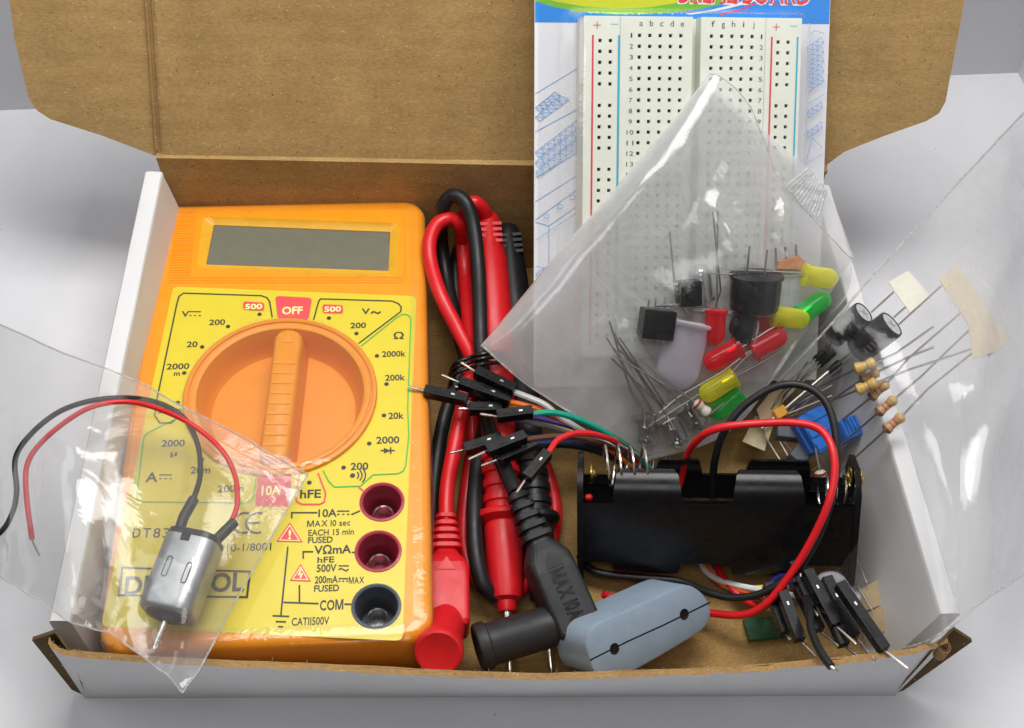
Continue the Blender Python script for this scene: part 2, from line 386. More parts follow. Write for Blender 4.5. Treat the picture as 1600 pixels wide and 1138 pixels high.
# ------------------------------------------------------------------ setting
mb = MB(); mb.add([(-60, -45, 0), (70, -45, 0), (70, 60, 0), (-60, 60, 0)], [(0, 1, 2, 3)])
structure(mb.build('table', 'table'))
wa, wb = V((-45, 17.0, 0)), V((17.9, 22.15, 0)); wc = V((21.5, -20, 0)); hgt = V((0, 0, 34))
def curved_wall(a, b, inward, name, extra=0):
    g = []
    for k in range(9):
        t = k/8
        rr = 1.0; ang = t*PI/2
        up = rr*(1-math.cos(ang)) if k < 8 else 34
        off = rr*(1-math.sin(ang)) if k < 8 else 0
        g.append([a+inward*off+V((0, 0, up+.004)), b+inward*off+V((0, 0, up+.004))])
    m = MB(); m.grid(g)
    return structure(m.build(name, 'wall'))
dn = V((wb.y-wa.y, -(wb.x-wa.x), 0)).normalized()
for a, b, i, nm in ((wa, wb, dn, 'backdrop_wall'), (wb, wc, V((-1, -.08, 0)).normalized(), 'backdrop_side_wall')):
    m = MB(); th = i*-.5
    m.hexa([a+V((0,0,.002)), b+V((0,0,.002)), b+th+V((0,0,.002)), a+th+V((0,0,.002)), a+hgt, b+hgt, b+th+hgt, a+th+hgt]); structure(m.build(nm, 'wall'))

# ------------------------------------------------------------------ cardboard box
LB, LF, RB, RF = P(226, 268, 4.25), P(66, 1001, 3.3), P(1297, 289, 4.25), P(1512, 988, 3.3)
box = thing('cardboard_box', 'open white cardboard mailing box with brown kraft inside, holding all the parts', 'box', ((LB.x+RB.x)/2, 6.5, 0))
lbF, rbF = V((-8.6, 13.0, .01)), V((8.75, 13.0, .01)); lfF, rfF = P(132, 1091, .01), P(1398, 1087, .01)
m = MB(); up = V((0, 0, .26)); m.hexa([lfF, rfF, rbF, lbF, lfF+up, rfF+up, rbF+up, lbF+up]); m.build('floor_panel', 'kraft_floor', box)
def side_wall(fo, bo, ff, bf, inward):
    """rolled double side wall: white both sides, rounded top"""
    m = MB(); loops = []; N = 10
    for i in range(N+1):
        t = i/N; top = fo.lerp(bo, t); bot = ff.lerp(bf, t); w = .46; lp = []
        lp.append(bot+V((0, 0, .27)))
        lp.append(top-V((0, 0, .10)))
        for a in range(0, 181, 30):
            ar = math.radians(a); lp.append(top+inward*(w/2-w/2*math.cos(ar))+V((0, 0, -.06+.06*math.sin(ar)**.5 if 0 < a < 180 else -.06))+V((0, 0, .02*noise.noise(V((i*.9, a*.01, 3))))))
        lp.append(top+inward*w-V((0, 0, .16)))
        lp.append(bot+inward*(w+.05)+V((0, 0, .27)))
        loops.append(lp)
    m.loft(loops, 0, True)
    return m.build('side_wall', 'board_white', box)
side_wall(LF+V((.05, .45, 0)), LB, lfF+V((0, .4, 0)), lbF, V((1, 0, 0)))
side_wall(RF+V((-.05, .45, 0)), RB, rfF+V((0, .4, 0)), rbF, V((-1, 0, 0)))
# back wall
hl, hr = P(244, 247, 4.4), P(1292, 268, 4.4)
m = MB(); th = V((0, .3, 0)); m.hexa([lbF+V((.0, 0, .27)), rbF+V((0, 0, .27)), rbF+th+V((0, 0, .27)), lbF+th+V((0, 0, .27)), hl, hr, hr+th, hl+th]); m.build('back_wall', 'kraft', box)
# front wall, bowed outward, double board with a raw corrugated edge
ft = [(75, 1005, 3.3), (112, 1026, 3.25), (300, 1040, 3.22), (500, 1048, 3.2), (800, 1062, 3.15), (1000, 1058, 3.18), (1200, 1048, 3.22), (1400, 1027, 3.25), (1482, 1004, 3.3)]
top = catmull(PS(ft), 8); NB = len(top)
tin = [t+V((0, .13, .01)) for i, t in enumerate(top)]
m = MB(); loops = []
for i, (a, b) in enumerate(zip(top, tin)):
    t = (a.x-top[0].x)/(top[-1].x-top[0].x); bo = lfF.lerp(rfF, t); bo = V((bo.x, bo.y, .0))
    wob = V((0, .05*noise.noise(V((i*.7, 0, 0))), .035*noise.noise(V((i*1.1, 5, 0)))))
    loops.append([bo, a+wob, b+wob, bo+V((0, .3, .27))])
n = 4; vs = [p for l in loops for p in l]
m.add(vs, [(i*n, i*n+1, (i+1)*n+1, (i+1)*n)[::-1] for i in range(NB-1)], 0, True)
m.add(vs, [(i*n+1, i*n+2, (i+1)*n+2, (i+1)*n+1)[::-1] for i in range(NB-1)], 1, False)
m.add(vs, [(i*n+2, i*n+3, (i+1)*n+3, (i+1)*n+2)[::-1] for i in range(NB-1)], 2, True)
m.add(vs, [(3, 2, 1, 0), tuple((NB-1)*n+k for k in range(4))], 1)
for i in range(4, NB-5, 1):     # torn paper fibres along the edge
    for q in range(3):
        if random.random() < .55:
            a = top[i].lerp(top[i+1], random.random()); d = V((random.uniform(-.05, .05), random.uniform(-.04, .12), random.uniform(-.01, .05)))
            m.tube([a+V((0, .1, 0)), a+V((0, .1, 0))+d*.6, a+V((0, .1, .01))+d*1.1], .006, 4, 1)
m.build('front_wall', ['board_white', 'kraft_edge', 'kraft_floor'], box)
m = MB()
dbl = [t+V((0, .13, .03)) for t in tin]
m.loft([[a+V((0, .005, -.25)), a+V((0, .005, -.03+.04*noise.noise(a*1.3))), a+V((0, .045, -.04+.04*noise.noise(a*1.7))), a+V((0, .05, -.4))] for a in tin[8:-8]], 0, False)
m.build('front_inner_ply', 'kraft_edge', box)
# corner gussets
for nm, q, dirn in (('corner_flap', [(50, 1001, 3.2), (86, 989, 3.45), (112, 1025, 3.2), (134, 1088, .1), (112, 1078, .25)], V((.01, .07, .03))),
                    ('corner_flap', [(1519, 1003, 3.2), (1490, 984, 3.45), (1455, 1020, 3.2), (1398, 1084, .1), (1412, 1079, .2)], V((-.01, .07, .03)))):
    pts = PS(q); m = MB(); k = len(pts); lo = [p for p in pts]; hi = [p+dirn for p in pts]
    m.add(lo+hi, [tuple(range(k)), tuple(range(2*k-1, k-1, -1))]+[(i, (i+1) % k, k+(i+1) % k, k+i) for i in range(k)]); m.build(nm, 'kraft_dark', box)
for px, sx in ((1473, 1),):   # rolled board showing in the corner
    m = MB(); c = P(px, 1014, 3.15); sp = []
    for i in range(40):
        a = i/39*2.3*2*PI; r = .05+.10*i/39; sp.append((r*math.cos(a), r*math.sin(a)))
    g = [[c+V((sx*x, y+dy, dz)) for x, y in sp] for dy, dz in ((0, .1), (.0, -.3))]
    m.grid(g, 0, True); g2 = [[c+V((sx*x*1.12, y*1.12, dz)) for x, y in sp] for dz in (.1, -.3)]; m.grid(g2, 0, True)
    m.grid([g[0], g2[0]], 0, False); m.build('rolled_corner', 'kraft_edge', box)
# lid, standing open and leaning back
th = math.radians(62); LO = V((0, 13.22, 4.42)); LY = V((0, math.cos(th), math.sin(th))); LN = V((0, -math.sin(th), math.cos(th)))
lidf = (LO, V((1, 0, 0)), LY, LN)
def lid(px, py):
    d = hit(px, py, LO, LN)-LO; return (d.x, d.dot(LY))
a, b = lid(245, 246), lid(1292, 266)
e0, e1 = lid(228, 0), lid(1310, 0)
def ext(p, q, y): t = (y-p[1])/(q[1]-p[1]); return (p[0]+(q[0]-p[0])*t, y)
LT = 7.5
m = MB(); nx, ny = 40, 24; g = []
A0, B0, A1, B1 = V((a[0]+.12, a[1]+.02)), V((b[0], b[1]+.02)), V((ext(a, e0, LT)[0]+.12, LT)), V((ext(b, e1, LT)[0], LT))
for j in range(ny+1):
    r = []
    for i in range(nx+1):
        p = A0.lerp(B0, i/nx).lerp(A1.lerp(B1, i/nx), j/ny)
        r.append(tf(lidf, (p.x, p.y, .05*noise.noise(V((p.x*.2, p.y*.3, 1))))))
    g.append(r)
m.grid(g, 0, True); m.grid([[p-LN*.3 for p in r] for r in g][::-1], 1, True)
for e in (g[0], g[-1], [r[0] for r in g], [r[-1] for r in g]): m.grid([e, [p-LN*.3 for p in e]], 2, False)
lidp = m.build('lid', ['kraft', 'board_white', 'kraft_edge'], box)
def flap2(outer, inner0, inner1):
    o = [lid(*p) for p in outer]; top_o = ext(o[1], o[0], LT); i0 = lid(*inner0); i1 = ext(i0, lid(*inner1), LT)
    poly = [top_o]+o[1:]+[i0, i1]
    area = sum(poly[k][0]*poly[(k+1) % len(poly)][1]-poly[(k+1) % len(poly)][0]*poly[k][1] for k in range(len(poly)))
    if area < 0: poly = poly[::-1]
    poly = [(p[0], p[1]) for p in poly]; m = MB(); m.prism(lidf, poly, -.32, -.035); return m.build('lid_flap', 'kraft', lidp)
flap2([(14, 0), (22, 60), (38, 128), (46, 158), (58, 174), (78, 187), (160, 213), (238, 243)], (252, 246), (236, 0))
flap2([(1508, 0), (1497, 60), (1484, 128), (1478, 160), (1468, 178), (1448, 190), (1380, 214), (1320, 238), (1288, 262)], (1272, 264), (1284, 0))
m = MB()          # crease band along the hinge and along the left fold
cr = [tf(lidf, (a[0]+(b[0]-a[0])*i/30, a[1]+(b[1]-a[1])*i/30-.03, .02+.01*noise.noise(V((i*.6, 0, 0))))) for i in range(31)]
m.tube(cr, .06, 8, 0); m.build('hinge_crease', 'kraft_edge', box)
m = MB(); m.tube([tf(lidf, (ext(a, e0, y)[0]+.16, y, -.015)) for y in (.1, 2, 4, 6, LT)], .05, 8, 0); m.tube([tf(lidf, (ext(a, e0, y)[0]+.0, y, -.0)) for y in (.1, 2, 4, 6, LT)], .045, 8, 0); split(m, 'fold_crease', 'kraft_edge', lidp)

# ------------------------------------------------------------------ multimeter
MC = V((-5.349, 6.583, 2.855)); mr = [V(c) for c in ((.9994, .0244, .0263), (-.0244, .9997, .0021), (-.0262, -.0028, .9997))]
mf = (MC, mr[0], mr[1], mr[2])
def ml(px, py, h=0):
    d = hit(px, py, MC+mf[3]*h, mf[3])-MC; return (d.dot(mf[1]), d.dot(mf[2]))
meter = thing('digital_multimeter', 'orange digital multimeter with yellow face and round selector dial, wrapped in clear film', 'multimeter', tf(mf, (0, 0, -2.5)))
rr = MB._rr
def circ(cx, cy, r, n=48): return [(cx+r*math.cos(2*PI*i/n), cy+r*math.sin(2*PI*i/n)) for i in range(n)]
DC = (.016, .055); DR = 2.32
sock = [(ml(597, 785), .50), (ml(591, 862), .51), (ml(588, 948), .53)]
bz = [ml(317, 338), ml(624, 349), ml(619, 434), ml(307, 419)]
def rquad(q, r, n=5):
    q = [V((p[0], p[1])) for p in q]; out = []
    for i in range(4):
        p, a, b = q[i], q[i-1], q[(i+1) % 4]; pa = p+(a-p).normalized()*r; pb = p+(b-p).normalized()*r
        for k in range(n+1):
            t = k/n; out.append(tuple(pa.lerp(p, t).lerp(p.lerp(pb, t), t)))
    return out
bzl = rquad(bz, .22)
W_, H_ = 7.2, 13.0
m = MB(); prof = [(-2.52, .25), (-2.4, .1), (-2.2, .04), (-1.3, .0), (-.35, .0), (-.2, .01), (-.1, .05), (-.03, .12), (0, .2)]
m.loft([[tf(mf, (x, y, h)) for x, y in rr(W_-2*i, H_-2*i, max(.2, .62-i), 8)] for h, i in prof], 0, True, True, False)
m.holed(mf, rr(W_-.4, H_-.4, .42, 8), [bzl, circ(*DC, DR)]+[circ(*c, r) for c, r in sock], 0, 0)
body = m.build('body', 'orange', meter)
pl = [ml(270.7, 448.4), ml(650.5, 463.5), ml(629, 1002), ml(158, 980)]
m = MB(); m.holed(mf, rquad(pl, .16), [circ(*DC, DR+.005)]+[circ(*c, r+.003) for c, r in sock], .012, 0)
plate = m.build('faceplate', 'yellow', meter)
# display
sc_ = [ml(334, 352, -.16), ml(610, 363, -.16), ml(607, 424, -.16), ml(322, 414, -.16)]
m = MB(); scl = rquad(sc_, .03)
lps = [[tf(mf, (*p, 0)) for p in bzl], [tf(mf, (p[0]*.965+.0055, (p[1]-5.06)*.95+5.06, -.06)) for p in bzl], [tf(mf, (*p, -.15)) for p in scl], [tf(mf, (*p, -.18)) for p in scl]]
m.loft(lps, 0, True, False, False); bez = m.build('display_bezel', 'bezel', meter)
m = MB(); m.ngon([tf(mf, (*p, -.178)) for p in scl][::-1] if False else [tf(mf, (*p, -.178)) for p in scl]); m.build('display', 'lcd', bez)
m = MB()
y = 3.62
k = 0
while y < 6.15:
    lx0, lx1 = -3.05, 3.02
    inside = (3.8 < y < bz[0][1]+.1)
    segs = [(lx0, bz[0][0]-.16), (bz[1][0]+.16, lx1)] if inside else [(lx0, lx1)]
    for s0, s1 in segs:
        m.tube([tf(mf, (s0, y-.03*s0, .004)), tf(mf, (s1, y-.03*s1, .004))], .016, 6)
    y += .085
m.build('moulded_ribs', 'orange', meter)
# dial
m = MB(); dcf = (tf(mf, (*DC, 0)), mf[1], mf[2], mf[3])
m.lathe(dcf, [(DR+.02, -.02), (DR+.02, .06), (DR-.01, .10), (DR-.07, .115), (DR-.11, .09), (DR-.115, .05), (DR-.15, .05), (DR-.16, .08), (DR-.22, .09), (DR-.30, .05), (DR-.36, -.12), (DR-.43, -.42), (DR-.50, -.66), (DR-.56, -.74), (0.0, -.74)], 72, 0, True, False, False)
dial = m.build('selector_dial', 'orange_dial', meter)
kx0, kx1 = ml(452, 516, .2), ml(426, 722, .2)
kd = V((kx0[0]-kx1[0], kx0[1]-kx1[1])); kl = kd.length; kd.normalize(); kc = V(((kx0[0]+kx1[0])/2, (kx0[1]+kx1[1])/2))
kf = (tf(mf, (kc.x, kc.y, 0)), mf[1]*kd.y-mf[2]*kd.x, mf[1]*kd.x+mf[2]*kd.y, mf[3])
m = MB(); kl_ = []
for h, i in ((-.74, -.06), (-.2, -.02), (.1, .0), (.2, .04), (.24, .1)):
    kl_.append([tf(kf, (x, y+.04, h)) for x, y in rr(.70-2*i, kl-2*i, .3, 8)])
m.loft(kl_, 0, True, True, True)
knob = m.build('knob', 'orange_dial', dial)
m = MB()
for i in range(9):
    yy = -kl/2+.45+i*(kl-1.5)/8
    m.box(kf, (.0, yy, .245), (.26, .035, .012))
m.prism(kf, [(-.12, kl/2-.42), (.12, kl/2-.42), (0, kl/2-.12)], .235, .252); m.build('grip_ridges', 'orange_dial', knob)
# sockets
for (c, r), mt in zip(sock, ('maroon', 'maroon', 'charcoal')):
    f2 = (tf(mf, (*c, 0)), mf[1], mf[2], mf[3]); m = MB()
    m.lathe(f2, [(r+.02, .014), (r+.015, .035), (r-.03, .045), (r-.06, .02), (r-.08, -.25), (r-.14, -.9), (0, -.9)], 40, 0, True, False, False)
    so = m.build('socket', mt, meter); m = MB()
    m.lathe(f2, [(.26, -.88), (.26, -.55), (.23, -.53), (.20, -.55), (.19, -.88)], 28, 0, True, False, False); m.build('contact_sleeve', 'steel', so)
# printing
HH = [.016]
def nh(): HH[0] += .00012; return HH[0]
ink, pk, gr, pa = MB(), MB(), MB(), MB()
def T(mbx, s, x0, x1, yc, cap=.2, bold=.012, dy=0):
    a_, b_ = ml(x0, yc), ml(x1, yc); f3 = mf
    ang = 0
    mbx.text(f3, s, a_[0], b_[0], (a_[1]+b_[1])/2, cap, nh(), 0, bold)
def D(px, py, r=.055): ink.ngon([tf(mf, (*q, nh() if k == 0 else HH[0])) for k, q in enumerate(circ(*ml(px, py), r, 16))])
def LN_(mbx, pts, w=.03, closed=False): mbx.ribbon(mf, [ml(*p) for p in pts], w, nh(), 0, closed)
def DCS(x0, x1, yc, g=6):   # direct-current sign
    LN_(ink, [(x0, yc-g/2), (x1, yc-g/2)], .03); w = (x1-x0)/5
    for i in range(3): LN_(ink, [(x0+2*i*w, yc+g/2), (x0+(2*i+1)*w, yc+g/2)], .028)
def arc(pts, n=5): return pts
for s, x0, x1, y_, cp in (('V', 284, 296, 491, .2), ('200', 327, 352, 504, .19), ('20', 292, 309, 538.5, .19), ('2000', 260.6, 296, 573, .19), ('m', 272, 281.5, 584, .17), ('200m', 247, 284, 641, .19),
    ('V', 565, 578, 487, .2), ('200', 547.5, 572, 509, .19), ('Ω', 615, 631, 525, .23), ('2000k', 597, 634, 553.5, .19), ('200k', 602, 633, 590.5, .19), ('20k', 607, 631, 650, .2),
    ('2000', 588, 624, 688, .21), ('200', 548, 575.6, 729, .21), ('hFE', 469, 501.6, 772, .24), ('10A', 497.5, 526.5, 802, .22), ('MAX 10 sec', 480, 547.5, 818, .17), ('EACH 15 min', 482, 553, 832, .17), ('FUSED', 481.5, 520, 844, .17),
    ('VΩmA', 491, 549, 859, .23), ('hFE', 496, 522.5, 875, .16), ('500V', 495, 526, 888, .2), ('200mA', 492, 528, 906, .19), ('MAX', 545, 569, 907, .17), ('FUSED', 491, 530, 919.5, .17), ('COM', 500, 536.6, 945.6, .26), ('CATII500V', 456, 514.5, 971, .2),
    ('2000', 253, 289, 693, .2), ('μ', 267, 277, 709, .16), ('20m', 298, 329, 735, .2), ('200m', 340.6, 381, 764, .2), ('A', 228, 247, 746, .28)):
    T(ink, s, x0, x1, y_, cp*.95, .022 if len(s) < 6 else .014)
for s, x0, x1, y_, cp in (('D', 208, 220, 833, .26), ('T', 224, 236, 833, .26), ('8', 240, 251, 833, .26), ('3', 255, 266, 833, .26), ('0', 270, 281, 833, .26), ('B', 285, 297, 833, .26), ('2010-1/8001', 333, 424, 856, .2), ('DIGITOOL', 196, 382, 912, .46)):
    T(ink, s, x0, x1, y_, cp, .03 if s == 'DIGITOOL' else .008)
LN_(ink, [(191, 888), (391, 894), (386, 934), (186, 931)], .05, True)
for c0, rev in ((382, 0), (403, 1)):    # CE mark
    c = ml(c0, 818); q = [(c[0]+.26*math.cos(math.radians(a)), c[1]+.26*math.sin(math.radians(a))) for a in range(70, 291, 20)]
    ink.ribbon(mf, q, .06, nh())
    if rev: ink.ribbon(mf, [(c[0]-.24, c[1]), (c[0]+.05, c[1])], .06, nh())
for p in ((356.5, 511), (316, 543), (288, 583.7), (278, 630), (405.7, 492), (514, 498), (557, 522), (589, 557), (604, 601), (600, 650), (577, 694), (537, 731.5), (483.5, 755), (316, 719)): D(*p)
DCS(296, 314, 491); DCS(527, 546, 802, 5); DCS(529, 544, 907, 4); DCS(249, 269, 746)
LN_(ink, [(529, 885), (545, 885)], .028); LN_(ink, [(529, 891), (533, 889), (537, 891), (541, 893), (545, 890)], .028)
LN_(ink, [(580, 491), (583, 488), (587, 489), (590, 491), (595, 488)], .04)
for pts in ([(246, 622), (277, 474), (280, 464), (287, 459), (408, 463), (417, 466), (421.4, 472), (425.5, 497)], [(490, 501), (498, 472), (501, 468), (612, 471.4), (622, 475), (627, 480.6), (626, 488), (560, 538)],
            [(456, 811), (456, 802), (496, 802)], [(549, 805), (563, 799)], [(474, 874), (474, 863), (489.5, 863)], [(550, 864), (557, 864)], [(450, 855), (439, 963)], [(468, 915), (468, 942)], [(443, 942), (498, 944)], [(538, 945), (551, 945)],
            [(426, 963), (452, 964)], [(431, 972), (447, 972.5)], [(435, 980), (443, 980.5)], [(595, 705), (617, 705)]): LN_(ink, pts, .035)
ink.ngon([tf(mf, (*ml(*p), nh() if i == 0 else HH[0])) for i, p in enumerate([(600, 701), (600, 709.5), (610, 705)])]); LN_(ink, [(610.5, 700), (610.5, 710)], .035)
D(551, 744, .06)
for r in (.14, .22, .30):
    c = ml(551, 744); ink.ribbon(mf, [(c[0]+r*math.cos(math.radians(a)), c[1]+r*math.sin(math.radians(a))) for a in range(-40, 41, 16)], .03, nh())
for pts in ([(564, 542), (620, 497), (629, 492), (637, 493), (641, 497), (642, 503), (637, 640), (639, 680), (634, 728), (630, 737), (622, 741), (583, 743), (563, 760.5), (522.5, 762), (513, 752), (505, 736)],
            [(276, 655), (250, 668), (232, 677), (225, 684), (214, 775), (216, 782), (223, 785), (384, 787), (393, 784), (397, 775), (400, 750)]): LN_(gr, pts, .03)
LN_(ink, [(246, 622), (242, 650), (250, 662), (268, 662), (284, 648)], .03)
LN_(pk, [(470, 738), (461, 775), (464, 785), (472, 789), (500, 789), (507, 785), (509, 772), (497, 740)], .04)
LN_(pk, [(560, 762), (568, 768)], .04)
def PG(mbx, pts): mbx.ngon([tf(mf, (*ml(*p), nh() if i == 0 else HH[0])) for i, p in enumerate(pts)])
def RB(mbx, q, r=.08): h_ = nh(); mbx.ngon([tf(mf, (*p, h_)) for p in rquad([ml(*p) for p in q], r)])
RB(pk, [(380, 472), (413, 474), (413, 487), (380, 485)]); RB(pk, [(504, 476.5), (536, 478), (536, 491), (504, 490)])
RB(pk, [(430, 463.5), (488, 466.5), (482, 501), (434, 499)], .12)
RB(pk, [(404, 742), (456, 744), (453, 794), (398, 792)], .12)
def tri(pts):
    c = V(ml(*pts[0]))+V(ml(*pts[1]))+V(ml(*pts[2])); PG(pk, pts)
tri([(453, 817), (432, 847), (473, 848)]); tri([(470, 882), (453, 908), (486, 909.5)])
T(pa, '500', 383, 410, 480, .17, .03); T(pa, '500', 507, 533, 484, .17, .03); T(pa, 'OFF', 441, 473, 486, .24, .03); T(pa, '10A', 409, 439, 767, .26, .03)
T(pa, '!', 451, 455, 836, .24, .02); LN_(pa, [(471, 890), (467, 899), (472, 898), (469, 905)], .035)
LN_(pa, [(453, 822), (437, 845), (468, 846)], .02, True); LN_(pa, [(470, 887), (457.5, 906), (481, 907)], .02, True)
ink.build('black_printing', 'ink', plate); pk.build('pink_printing', 'pink', plate); gr.build('green_printing', 'green_ink', plate); pa.build('pale_lettering', 'pale_ink', plate)
# shrink film pulled round the edges
m = MB(); NR = 220; loops = []
for k, (h, i) in enumerate([(.03, .42), (.035, .36), (.045, .26), (.04, .12), (.0, .02), (-.12, -.03), (-.4, -.05), (-1.0, -.06), (-1.8, -.03)]):
    base = rr(W_-2*i, H_-2*i, max(.25, .64-i), NR//4-1); lp = []
    for j, (x, y) in enumerate(base):
        w = .035*noise.noise(V((x*2.3, y*2.3, k*.9)))*(1 if 1 < k < 6 else .2)+.014*noise.noise(V((x*7, y*7, k*.5)))*(1 if 1 < k < 7 else .2)
        d = V((x/3.5, y/6.4)); lp.append(tf(mf, (x+d.x*abs(w)*.6, y+d.y*abs(w)*.6, h+max(-.01, w*(1 if k < 5 else .4)))))
    loops.append(lp)
rows_ = []
for j in range(131):
    y = -H_/2+.4+(H_-.8)*j/130; rw = []
    for i in range(71):
        x = -W_/2+.4+(W_-.8)*i/70; q = V((x-DC[0], y-DC[1])); d = q.length; h = .045
        if d < DR+.7: h = max(h, .14*min(1, (DR+.7-d)/.6))
        kx = (x-kc.x)*kd.y-(y-kc.y)*kd.x; ky = (x-kc.x)*kd.x+(y-kc.y)*kd.y
        dk = max(0, abs(kx)-.33, (abs(ky)-kl/2+.1))
        if d < DR: h = max(h, .28-.14*min(1, dk/1.0))
        wr = .004*noise.noise(V((x*1.5, y*3, 2)))
        if dk < .12: wr += .016*noise.noise(V((x*1.2, y*6, 5)))
        rw.append(tf(mf, (x, y, h+max(-.004, wr))))
    rows_.append(rw)
fs_ = []
for j in range(130):
    for i in range(70):
        c_ = (rows_[j][i]+rows_[j+1][i+1])/2-tf(mf, (*DC, 0))
        if c_.length < DR+.04: fs_.append((j*71+i, j*71+i+1, (j+1)*71+i+1, (j+1)*71+i))
md = MB(); md.add([p for q in rows_ for p in q], fs_, 0, True); md.build('dial_wrap', 'dial_film', meter)
m.loft(loops, 0, True, False, False); m.build('shrink_wrap', 'wrap', meter)

# ------------------------------------------------------------------ breadboard in its blister card
BO = V((3.226, 13.064, 8.788)); bf = (BO, V((.9956, -.0176, .0919)), V((.0786, .6902, -.7193)), V((-.0507, .7234, .6886)))
bx = V((.9956, .0786, -.0507)); by = V((-.0176, .6902, .7234)); bn = V((.0919, -.7193, .6886))
bf = (BO, bx, by, bn); U = .254
def pk_(px, py, h=0):
    d = hit(px, py, BO+bn*h, bn)-BO; return (d.dot(bx), d.dot(by))
def K(px, py, h): return hit(px, py, BO+bn*h, bn)
Y1 = 1.75*U; Y0 = -30.6*U
TH = .85; CH = -TH-.03
bbt = thing('breadboard', 'white plug-in breadboard with red and blue striped rails, inside the blister card', 'breadboard', tf(bf, (5.5*U, -15*U, -TH)))
def plate_with_holes(x0, x1, cols, rows, mbx):
    hs = .085
    xs = sorted([x0, x1]+[c+s*hs/2 for c in cols for s in (-1, 1)]); ys = sorted([Y0, Y1]+[r+s*hs/2 for r in rows for s in (-1, 1)])
    isx = lambda i: any(abs((xs[i]+xs[i+1])/2-c) < .01 for c in cols)
    isy = lambda j: any(abs((ys[j]+ys[j+1])/2-r) < .01 for r in rows)
    for j in range(len(ys)-1):
        hy = isy(j)
        if not hy: mbx.add([tf(bf, (x, y, 0)) for x, y in ((x0, ys[j]), (x1, ys[j]), (x1, ys[j+1]), (x0, ys[j+1]))], [(0, 1, 2, 3)]); continue
        for i in range(len(xs)-1):
            c4 = ((xs[i], ys[j]), (xs[i+1], ys[j]), (xs[i+1], ys[j+1]), (xs[i], ys[j+1]))
            if isx(i):
                cx, cy = (xs[i]+xs[i+1])/2, (ys[j]+ys[j+1])/2
                a = [tf(bf, (x, y, 0)) for x, y in c4]; b = [tf(bf, (cx+(x-cx)*.85, cy+(y-cy)*.85, -.06)) for x, y in c4]; c = [tf(bf, (cx+(x-cx)*.8, cy+(y-cy)*.8, -.4)) for x, y in c4]
                mbx.add(a+b+c, [(k, (k+1) % 4, 4+(k+1) % 4, 4+k) for k in range(4)], 0)
                mbx.add(b+c, [(k, (k+1) % 4, 4+(k+1) % 4, 4+k) for k in range(4)]+[(4, 5, 6, 7)], 1)
            else: mbx.add([tf(bf, (x, y, 0)) for x, y in c4], [(0, 1, 2, 3)])
    mbx.hexa([tf(bf, (x, y, z)) for z in (-TH, -.42) for x, y in ((x0, Y0), (x1, Y0), (x1, Y1), (x0, Y1))])
    c8 = [tf(bf, (x, y, z)) for z in (-.42, 0) for x, y in ((x0, Y0), (x1, Y0), (x1, Y1), (x0, Y1))]
    mbx.add(c8, [(0, 1, 5, 4), (1, 2, 6, 5), (2, 3, 7, 6), (3, 0, 4, 7)])
rows = [-i*U for i in range(30)]
rrows = [-(.5+i)*U for i in range(29) if i % 6 != 5]
sp = [(-5.35*U, -1.9*U, [-3.8*U, -2.8*U], rrows, 'power_rail'), (-1.87*U, 5.15*U, [i*U for i in range(5)], rows, 'terminal_strip'), (5.95*U, 12.3*U, [(7+i)*U for i in range(5)], rows, 'terminal_strip'), (12.33*U, 15.9*U, [13.6*U, 14.6*U], rrows, 'power_rail')]
for x0, x1, cs, rw, nm in sp:
    m = MB(); plate_with_holes(x0, x1, cs, rw, m); po = m.build(nm, ['bb', 'hole'], bbt)
    pr, pr2, pr3 = MB(), MB(), MB()
    if nm == 'power_rail':
        xr = -4.5*U if x0 < 0 else 12.95*U; xb = -1.80*U-.05 if x0 < 0 else 15.6*U-.02
        for mbx, x in ((pr, xr), (pr2, xb)): mbx.add([tf(bf, q) for q in ((x-.023, -.0*U, .003), (x-.023, Y0+.3, .003), (x+.023, Y0+.3, .003), (x+.023, 0, .003))], [(0, 1, 2, 3)])
        for d in (0, 1):
            q = [(xr+.1-.09, .9*U), (xr+.1+.09, .9*U)] if d == 0 else [(xr+.1, .9*U-.09), (xr+.1, .9*U+.09)]
            pr.ribbon(bf, q, .02, .003+.0004*d)
        pr2.ribbon(bf, [(xb-.20, 1.0*U), (xb-.02, 1.0*U)], .018, .003)
        pr.build('red_stripe', 'rail_red', po); pr2.build('blue_stripe', 'rail_blue', po)
    else:
        for i, c in enumerate('abcde' if x0 < 0 else 'fghij'): w = .085 if c not in 'ij' else .035; pr3.text(bf, c, cs[i]+.05-w/2-.05+.03, cs[i]+.05+w/2-.02, 1.15*U, .15, .003)
        for i in range(30):
            s = str(i+1); w = .085*len(s) if s != '1' else .04; xc = -.8*U if x0 < 0 else 12.0*U-.02
            pr3.text(bf, s, xc-w/2, xc+w/2, -i*U, .115, .003)
        pr3.build('printed_numbers', 'ink', po)
m = MB()
m.hexa([tf(bf, (x, y, z)) for z in (-TH, -.45) for x, y in ((5.155*U, Y0+.02), (5.945*U, Y0+.02), (5.945*U, Y1-.02), (5.155*U, Y1-.02))]); m.build('centre_groove', 'bb', bbt)
